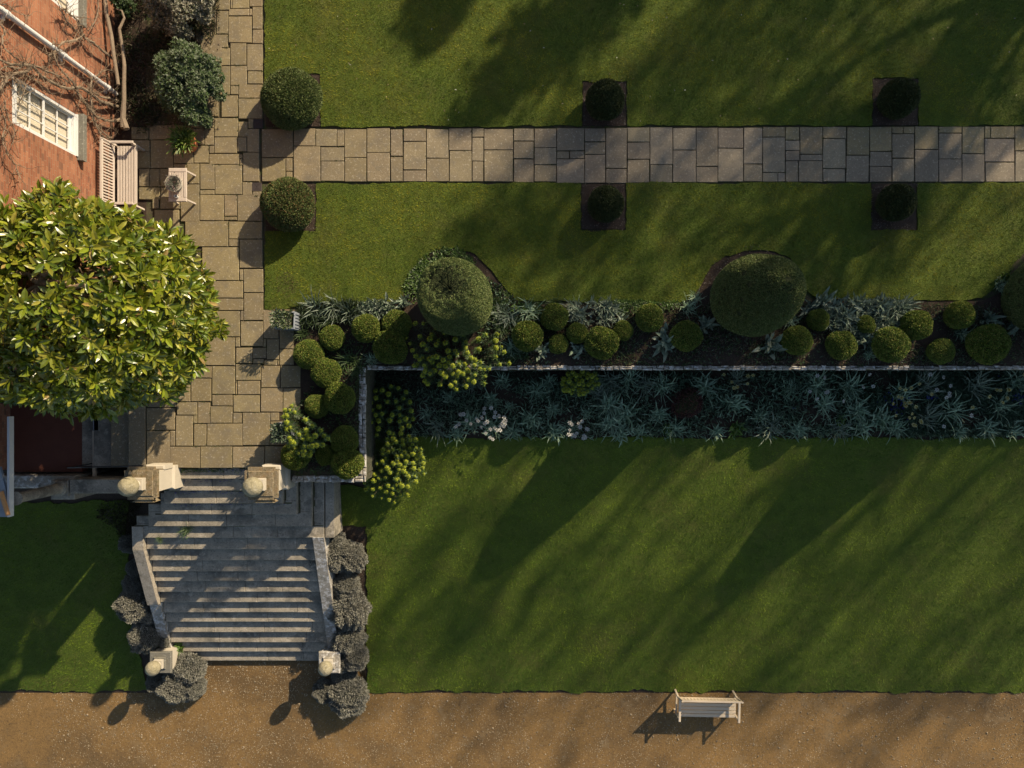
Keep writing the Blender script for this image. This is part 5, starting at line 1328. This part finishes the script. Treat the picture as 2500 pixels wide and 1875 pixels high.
# ---- lead planters
def planter(lab, x0, x1, y0, y1, h, rz, leafcols, n, seed):
    c = W((x0 + x1) / 2, (y0 + y1) / 2, h); t = thing('lead_planter', lab, 'planter', (c.x, c.y, 0), rz=rz)
    w = abs(x1 - x0) * (H - h) / F / 2; d_ = abs(y1 - y0) * (H - h) / F / 2; m = MB()
    m.slab(-w, w, -d_, -d_ + .03, 0, h, .008); m.slab(-w, w, d_ - .03, d_, 0, h, .008); m.slab(-w, -w + .03, -d_ + .031, d_ - .031, 0, h, .008); m.slab(w - .03, w, -d_ + .031, d_ - .031, 0, h, .008)
    for s_ in (-1, 1):
        for i in range(4):
            q = -w + .05 + i * (2 * w - .1) / 3
            m.box(q - .01, q + .01, s_ * (d_ + .010) - .009, s_ * (d_ + .010) + .009, .05, h - .05)
        for i in range(5):
            q = -d_ + .05 + i * (2 * d_ - .1) / 4
            m.box(s_ * (w + .010) - .009, s_ * (w + .010) + .009, q - .009, q + .009, .05, h - .05)
    m.build('box', M['lead'], parent=t, origin=(0, 0, 0))
    m = MB(); m.box(-w + .032, w - .032, -d_ + .032, d_ - .032, h - .10, h - .05); m.build('soil', M['soil'], parent=t, origin=(0, 0, 0))
    m = MB(); P_ = np.stack([rng.uniform(-w * .95, w * .75, n), rng.uniform(-d_, d_, n), np.full(n, h - .05) + rng.uniform(0, .28, n)], 1)
    A = np.concatenate([P_[:, :2] * 2 + rng.normal(0, .5, (n, 2)), rng.uniform(.2, .9, (n, 1))], 1); N_ = np.cross(A, np.cross(np.tile([0, 0, 1.], (n, 1)), A))
    c_ = np.array(leafcols)[rng.integers(0, len(leafcols), n)] * rng.uniform(.7, 1.25, (n, 1)); m.scatter(*LT, P_, A, N_, .085 * rng.uniform(.6, 1.2, n), .042 * rng.uniform(.8, 1.2, n), c_)
    m.build('plant', M['leaf'], parent=t, origin=(0, 0, 0))
planter('square lead planter with leafy pansies at the corner of lawn and paving', 668, 719, 760, 802, .55, -.05, [(.14, .20, .07), (.20, .27, .10), (.09, .14, .05), (.36, .38, .24)], 380, 1)
planter('square lead planter with dark leaves beside the yellow spurge', 668, 712, 1034, 1078, .5, 0, [(.07, .12, .05), (.10, .16, .08), (.16, .21, .13)], 420, 2)

# ================================================================== BENCHES
def bench(lab, width, depth, hb, wood, nback, nseat, cat='bench', lean=.10, sw=.034, slats='v', grp='wooden garden benches'):
    # local frame: seat faces -y, back at +y
    t = thing('garden_bench', lab, cat, (0, 0, 0), grp); w = width / 2; d_ = depth / 2; sh = .42; O0 = (0, 0, 0)
    m = MB()
    for i in range(nseat):
        q = -d_ + i * depth * .92 / nseat; m.slab(-w + .05, w - .05, q, q + depth * .92 / nseat - .018, sh - .02, sh + .002, .004)
    m.box(-w + .052, w - .052, -d_ + .01, -d_ + .035, sh - .09, sh - .022); m.build('seat', M[wood], parent=t, origin=O0)
    m = MB(); yb0, yb1 = d_ - .02, d_ - .02 + lean
    v = lambda x0, x1, z0, z1, th: m.add([(x0, yb0 + (yb1 - yb0) * (z0 - sh) / (hb - sh), z0), (x1, yb0 + (yb1 - yb0) * (z0 - sh) / (hb - sh), z0), (x1, yb0 + (yb1 - yb0) * (z1 - sh) / (hb - sh), z1), (x0, yb0 + (yb1 - yb0) * (z1 - sh) / (hb - sh), z1),
               (x0, th + yb0 + (yb1 - yb0) * (z0 - sh) / (hb - sh), z0), (x1, th + yb0 + (yb1 - yb0) * (z0 - sh) / (hb - sh), z0), (x1, th + yb0 + (yb1 - yb0) * (z1 - sh) / (hb - sh), z1), (x0, th + yb0 + (yb1 - yb0) * (z1 - sh) / (hb - sh), z1)],
               [[0, 1, 2, 3], [7, 6, 5, 4], [3, 2, 6, 7], [0, 4, 5, 1], [0, 3, 7, 4], [1, 5, 6, 2]])
    for i in range(nback):
        q = -w + .07 + i * (2 * w - .14 - sw) / (nback - 1); v(q, q + sw, sh + .09, hb - .061, .016)
    v(-w + .051, w - .051, sh + .03, sh + .088, .03); v(-w + .03, w - .03, hb - .06, hb, .045)
    m.build('backrest', M[wood], parent=t, origin=O0)
    for s_ in (-1, 1):
        x = s_ * (w - .025)
        m = MB(); m.tube([(x, d_ + .05, 0), (x, d_ - .0, sh), (x, yb1 + .02, hb + .01)], [.036, .036, .03], 4); m.build('leg', M[wood], parent=t, origin=O0)
        m = MB(); m.tube([(x, -d_ + .02, 0), (x, -d_ + .02, .62)], .034, 4); m.build('leg', M[wood], parent=t, origin=O0)
        m = MB(); m.slab(x - .032, x + .032, -d_ - .05, d_ + .03, .62, .655, .008); m.build('armrest', M[wood], parent=t, origin=O0)
        m = MB(); m.box(x - .018, x + .018, -d_ + .05, d_ - .03, .20, .25); m.build('stretcher', M[wood], parent=t, origin=O0)
    return t
b1 = bench('pale new wooden bench standing alone on the gravel by the lower lawn edge', 1.74, .56, .92, 'woodx', 17, 5, sw=.072)
p = W(1727, 1727, -2.85 + .42); b1.location = (p.x, p.y, -2.85); b1.rotation_euler = (0, 0, R(-1.2))
b2 = bench('weathered grey wooden bench against the brick house wall', 1.55, .52, .92, 'wood', 20, 7, lean=.06)
p = W(306, 428, .42); b2.location = (p.x, p.y, 0); b2.rotation_euler = (0, 0, R(90))

# ================================================================== WISTERIA ON THE WALL
wi = thing('wisteria_vine', 'bare leafless wisteria stems climbing and sprawling over the brick wall', 'climber', (-9.85, 6.2, 0)); wo = Vector(wi.location)
def wp(zx, zy, off=.12):                            # zoomed wall coordinates -> point just off the wall
    px, py = zx / 3.456, zy / 3.456; X = hx + off
    dd = F * X / (px - CX); z = H - dd
    return Vector((X, -(py - CY) * dd / F, z))
def vine(m, pts, r0, r1, off=.12, sub=5, wob=.02, ground=False):
    P_ = [wp(x, y, off + random.uniform(-.03, .06)) for x, y in pts]; out = []
    for i in range(len(P_) - 1):
        p0 = P_[max(i - 1, 0)]; p1 = P_[i]; p2 = P_[i + 1]; p3 = P_[min(i + 2, len(P_) - 1)]
        for k in range(sub):
            t = k / sub
            q = .5 * ((2 * p1) + (-p0 + p2) * t + (2 * p0 - 5 * p1 + 4 * p2 - p3) * t * t + (-p0 + 3 * p1 - 3 * p2 + p3) * t ** 3)
            out.append(q + Vector([random.uniform(-wob, wob) for _ in range(3)]))
    out.append(P_[-1]); n = len(out)
    m.tube(out, [(r0 + (r1 - r0) * i / (n - 1)) * random.uniform(.88, 1.12) for i in range(n)], 7, np.array((1, 1, 1)) * random.uniform(.85, 1.15))
    return out
mt = MB(); twig_src = []
# trunk and ground-level stems
for pts, r0, r1 in (
    ([(1040, 1080), (1035, 960), (1050, 850), (1045, 700), (1055, 560), (1030, 420), (1010, 250)], .06, .035),
    ([(880, -40), (905, 120), (940, 300), (965, 480), (990, 640), (1005, 720)], .05, .04),
    ([(1010, 250), (1045, 150), (1030, 90), (975, 75)], .035, .015), ([(1070, 1090), (1040, 1000), (1050, 900)], .07, .06)):
    o_ = []
    for x, y in pts:
        q = W(x / 3.456, y / 3.456, .5); o_.append(q)
    mt.tube([p + Vector((random.uniform(-.01, .01), random.uniform(-.01, .01), random.uniform(-.03, .03))) for p in o_], [r0 + (r1 - r0) * i / (len(o_) - 1) for i in range(len(o_))], 8)
mt.tube([W(1045 / 3.456, 1050 / 3.456, .5), W(1040 / 3.456, 1060 / 3.456, .2), W(1045 / 3.456, 1065 / 3.456, -.04)], [.075, .09, .11], 8)
mt.build('trunk', M['vine'], parent=wi, origin=wo)
mbn = MB()
main = [([(1030, 890), (980, 895), (850, 855), (770, 790), (680, 740), (560, 745), (450, 700), (350, 640), (270, 560), (200, 545), (90, 540), (-20, 500)], .045, .025),
        ([(1005, 550), (950, 500), (840, 410), (770, 350), (700, 300), (660, 180), (600, 130), (530, 70), (500, 85)], .035, .018),
        ([(700, 300), (640, 340), (560, 350), (500, 385), (465, 440), (410, 465), (410, 520)], .028, .012),
        ([(1005, 855), (940, 835), (860, 820), (790, 780), (735, 740)], .028, .02),
        ([(245, 545), (230, 600), (120, 620), (60, 650), (0, 645)], .035, .02), ([(60, 655), (20, 720), (-10, 760)], .045, .03), ([(220, 600), (240, 650), (320, 690)], .02, .008),
        ([(1040, 1000), (960, 1020), (860, 1005), (790, 960), (740, 900), (680, 820), (620, 700), (540, 620), (470, 520), (460, 400), (450, 350)], .035, .016),
        ([(900, 1190), (850, 1130), (780, 1000), (740, 900)], .024, .014), ([(960, 1180), (900, 1140), (820, 1060), (760, 960), (700, 850)], .022, .010),
        ([(775, 660), (770, 760), (770, 880), (790, 990), (850, 1130), (960, 1185)], .026, .014), ([(850, 610), (820, 640), (775, 650), (720, 600), (650, 560)], .022, .010),
        ([(970, 600), (920, 590), (850, 610)], .018, .01), ([(270, 550), (400, 600), (500, 640), (600, 720), (700, 860)], .024, .012), ([(520, 90), (560, 170), (640, 250), (690, 300)], .02, .012),
        ([(200, 545), (150, 580), (60, 560), (-20, 600)], .022, .01), ([(120, 640), (140, 700), (210, 720), (190, 820), (150, 870)], .014, .006), ([(820, -20), (830, 80), (800, 180), (740, 260)], .018, .008), ([(40, 860), (60, 980), (130, 1100), (110, 1200)], .016, .006),
        ([(0, 900), (50, 1050), (20, 1160), (60, 1290), (130, 1400), (160, 1480)], .014, .006), ([(0, 200), (40, 260), (20, 380), (120, 480), (200, 540)], .02, .012), ([(-20, 30), (60, 45), (150, 110), (250, 130)], .014, .006)]
for pts, r0, r1 in main:
    twig_src.append(vine(mbn, pts, r0, r1, sub=4, wob=.012))
mbn.build('branch', M['vine'], parent=wi, origin=wo)
mtw = MB(); r_ = random.Random(9)
for path in twig_src:
    for p in path:
        for _ in range(3):
            if r_.random() < .62:
                q = Vector(p); dr = Vector((r_.uniform(-.1, .5), r_.uniform(-1, 1), r_.uniform(-1, 1))).normalized(); pts = [q.copy()]
                L = r_.uniform(.08, .5)
                for k in range(5):
                    dr = (dr + Vector([r_.uniform(-.5, .5) for _ in range(3)])).normalized(); q = q + dr * L / 4; q.x = max(q.x, hx + .015); pts.append(q.copy())
                mtw.tube(pts, [.008, .0065, .0055, .004, .003, .002], 4, np.array((1, .95, .9)) * r_.uniform(.7, 1.2), cap=False)
mtw.build('twig', M['vine'], parent=wi, origin=wo)

# ================================================================== TREES BEYOND THE PICTURE THAT SHADE THE GARDEN
sunv = np.array(tuple(SD)); HS = 1 / math.tan(SUN_EL)
def bare_tree(lab, tx, ty, h, rt, seed, spread=3.5, density=1.0, grp='tall bare trees north east of the garden', levels=5):
    r_ = random.Random(seed); t = thing('bare_tree', lab, 'tree', (tx, ty, -.05), grp); o_ = Vector(t.location)
    m = MB(); m.tube([(tx, ty, -.05), (tx + r_.uniform(-.1, .1), ty, h * .25), (tx + r_.uniform(-.2, .2), ty + r_.uniform(-.2, .2), h * .5), (tx, ty, h * .75), (tx, ty, h)], [rt * 1.25, rt, rt * .75, rt * .4, rt * .1], 10); m.build('trunk', M['bark'], parent=t, origin=o_)
    m = MB()
    def grow(p, d, L, r, lev):
        q = p.copy(); pts = [p.copy()]
        for k in range(3):
            d = (d + Vector((r_.uniform(-.22, .22), r_.uniform(-.22, .22), r_.uniform(-.05, .2)))).normalized(); q = q + d * L / 3; pts.append(q.copy())
        m.tube(pts, [r, r * .85, r * .7, r * .5], 4 if lev < levels - 1 else 3, cap=False)
        if lev < levels:
            for k in range(3 if lev < levels - 1 else 3):
                nd = (d + Vector((r_.uniform(-.9, .9), r_.uniform(-.9, .9), r_.uniform(-.3, .6)))).normalized(); grow(pts[r_.choice([2, 3])], nd, L * r_.uniform(.6, .8), r * .55, lev + 1)
    nb = int(11 * density)
    for k in range(nb):
        z = h * (.35 + .6 * k / nb); a = k * 2.4 + r_.uniform(-.4, .4); grow(Vector((tx, ty, z)), Vector((math.cos(a), math.sin(a), r_.uniform(.4, 1.0))).normalized(), spread * (1.1 - .6 * k / nb) * r_.uniform(.7, 1.1) * .55, rt * .38 * (1.1 - .7 * k / nb), 1)
    m.build('crown', M['bark'], parent=t, origin=o_)
def dense_tree(lab, tx, ty, blobs, rt, n, seed):
    t = thing('evergreen_tree', lab, 'tree', (tx, ty, -.05), 'evergreen trees north east of the garden'); o_ = Vector(t.location); rs = np.random.default_rng(seed)
    top = max(b[2] + b[3] * .5 for b in blobs)
    m = MB(); m.tube([(tx, ty, -.05), (tx, ty, top * .5), (tx, ty, top)], [rt, rt * .7, rt * .2], 10); m.build('trunk', M['bark'], parent=t, origin=o_)
    m = MB(); vol = sum(b[3] ** 2 for b in blobs)
    for bx, by, bz, br in blobs:
        k = int(n * br ** 2 / vol); dd = rand_dirs(k); sub = dd * rs.uniform(.3, 1, (k, 1)) * br
        sub *= (1 + .25 * np.sin(dd[:, :1] * 9 + bx) * np.sin(dd[:, 1:2] * 8))
        keep = np.sin(sub[:, 0] * 3.1 + 1) * np.sin(sub[:, 1] * 3.7) * np.sin(sub[:, 2] * 3.3) > -.35
        sub = sub[keep]; k = len(sub)
        m.scatter(*DIA, sub + np.array([bx, by, bz]), rand_dirs(k), rand_dirs(k), .34, .22, np.tile((.06, .09, .03), (k, 1)))
    m.build('crown', M['leaf'], parent=t, origin=o_)
def over(px, py, h, low=False):                    # plan position of something at height h whose shadow falls at this picture point
    p = G(px, py) if low else W(px, py, 0); dz = h - p.z
    return (p.x + math.sin(SUN_AZ) * dz * HS, p.y + math.cos(SUN_AZ) * dz * HS)
tl = [  # label, picture point shaded by the tree top, low ground?, height, trunk radius, crown spread, density
 ('tall bare tree whose trunk shadow falls beside the smooth yew dome', 1120, 1470, True, 14.5, .66, 3.4, 1.8),
 ('tall bare tree whose trunk shadow falls across the middle of the lower lawn', 1715, 1545, True, 14.5, .66, 3.4, 1.7),
 ('bare tree shading the lower lawn near the right border', 2150, 1500, True, 16.5, .24, 3.4, 1.5),
 ('bare tree shading the gravel right of the lone bench', 2080, 1830, True, 17.5, .24, 3.4, 1.5),
 ('bare tree shading the gravel left of the lone bench', 1350, 1760, True, 17.0, .20, 3.6, 1.5),
 ('bare tree shading the gravel at the right border', 2420, 1780, True, 17.0, .24, 3.4, 1.4),
 ('bare tree shading the lawn above the left end of the gravel', 1000, 1640, True, 16.5, .16, 3.0, 1.3),
 ('bare tree shading the lower lawn right of its middle', 1880, 1640, True, 17.5, .18, 3.4, 1.4),
 ('bare tree shading the gravel below the lone bench', 1650, 1900, True, 18.0, .18, 3.4, 1.4),
 ('bare tree shading the lawn between path and ragged dome', 1200, 640, False, 14.0, .12, 3.4, 1.6),
 ('bare tree shading the lawn left of the smooth dome', 1560, 660, False, 14.5, .13, 3.4, 1.6),
 ('bare tree shading the upper middle square bed', 1480, 260, False, 13.5, .13, 3.8, 1.7),
 ('bare tree shading the path at the right', 1900, 420, False, 14.5, .15, 3.4, 1.6),
 ('bare tree shading the upper lawn at the right', 1780, 160, False, 14.0, .15, 3.6, 1.7),
 ('bare tree shading the upper right square bed', 2150, 260, False, 14.0, .15, 3.4, 1.6),
 ('bare tree shading the path near the right border', 2350, 480, False, 15.0, .17, 3.2, 1.3)]
for i, (lab, px, py, low, h, rt, sp, de) in enumerate(tl):
    bx, by = over(px, py, h, low); bare_tree(lab, bx, by, h, rt, 20 + i, sp, de)
bl = []
for px, py, h, r in ((1290, 130, 9.5, 1.2), (1215, 215, 9.0, .75), (1400, 40, 10.0, 1.3), (1500, -70, 10.5, 1.4), (1160, 270, 8.6, .45)):
    x, y = over(px, py, h); bl.append((x, y, h, r))
dense_tree('dense evergreen tree casting the broad dark band on the upper lawn', bl[2][0], bl[2][1], bl, .25, 1500, 3)
bl = []
for px, py, h, r in ((1055, 5, 8.5, .50), (1095, 40, 8.8, .32), (1020, 60, 8.3, .25), (1060, 90, 8.2, .2)):
    x, y = over(px, py, h); bl.append((x, y, h, r))
dense_tree('small evergreen tree casting the leafy patch of shade on the upper lawn', bl[0][0], bl[0][1], bl, .15, 620, 4)
thin = [('unseen thin leaved tree added to dim the middle of the long path', [(1330, 470, 15, 2.2), (1560, 330, 16, 2.2)], False), ('unseen thin leaved tree added to dim the right part of the long path', [(1760, 450, 15, 2.2), (2020, 330, 16, 2.3)], False),
        ('unseen thin leaved tree added to dim the right border of the path', [(2250, 400, 15.5, 2.2), (2450, 250, 16.5, 2.2)], False), ('unseen thin leaved tree added to dim the upper lawn at the right', [(1780, 130, 15.5, 2.2), (2050, 60, 16.5, 2.0)], False),
        ('unseen thin leaved tree added to dim the lawn above the middle box balls', [(1400, 680, 15, 2.0), (1220, 560, 14.5, 1.4)], False),
        ('unseen thin leaved tree added to dim the bottom of the lower lawn, middle', [(1300, 1560, 17, 2.2), (1560, 1640, 17.5, 2.0)], True), ('unseen thin leaved tree added to dim the bottom of the lower lawn, right', [(1980, 1560, 17.5, 2.2), (2280, 1640, 18, 2.2)], True),
        ('unseen thin leaved tree added to dim the lower lawn near its left end', [(1020, 1500, 16.5, 1.7)], True)]
for i, (lab, lst, low) in enumerate(thin):  # loose leaf scatter out of view, added to dim path and lawns evenly
    bl = []
    for px, py, h, r in lst:
        x, y = over(px, py, h, low); bl.append((x, y, h, r))
    dense_tree(lab, bl[0][0], bl[0][1], bl, .10, 250 * len(bl) if not low else 220 * len(bl), 30 + i)
for py, sc in ((950, .8), (1000, .9), (1050, .8), (1110, .8)):
    put('green', 908, py, 0, {950: 'dark green clump at the foot of the rough wall near the corner', 1000: 'dark green clump half way along the foot of the rough wall', 1050: 'dark clump at the foot of the rough wall beside the shaded spurge', 1110: 'dark green clump at the foot of the lower rough wall'}[py], low=True, s=sc * 1.3)
cover('leaf_mulch', [(285, -20), (540, -20), (540, 320), (285, 320)], 3500, -.03, [(.20, .14, .09), (.12, .08, .05), (.30, .22, .14), (.08, .10, .04)], .05, .03, tilt=(1.0, 1.55))
cover('fallen_leaves', [(0, 1690), (2500, 1690), (2500, 1870), (0, 1870)], 260, -2.84, [(.45, .30, .12), (.32, .20, .09)], .045, .03, tilt=(1.4, 1.55))
cover('fallen_leaves', [(650, 0), (2500, 0), (2500, 300), (650, 300)], 90, .03, [(.55, .42, .2), (.40, .30, .15), (.7, .66, .5)], .045, .03, tilt=(1.2, 1.55))
cover('undergrowth', [(292, -20), (540, -20), (520, 110), (360, 330), (300, 330)], 3600, -.02, [(.10, .15, .05), (.16, .12, .07), (.22, .16, .10), (.07, .11, .035), (.26, .22, .14)], .17, .022, tilt=(.2, 1.3))
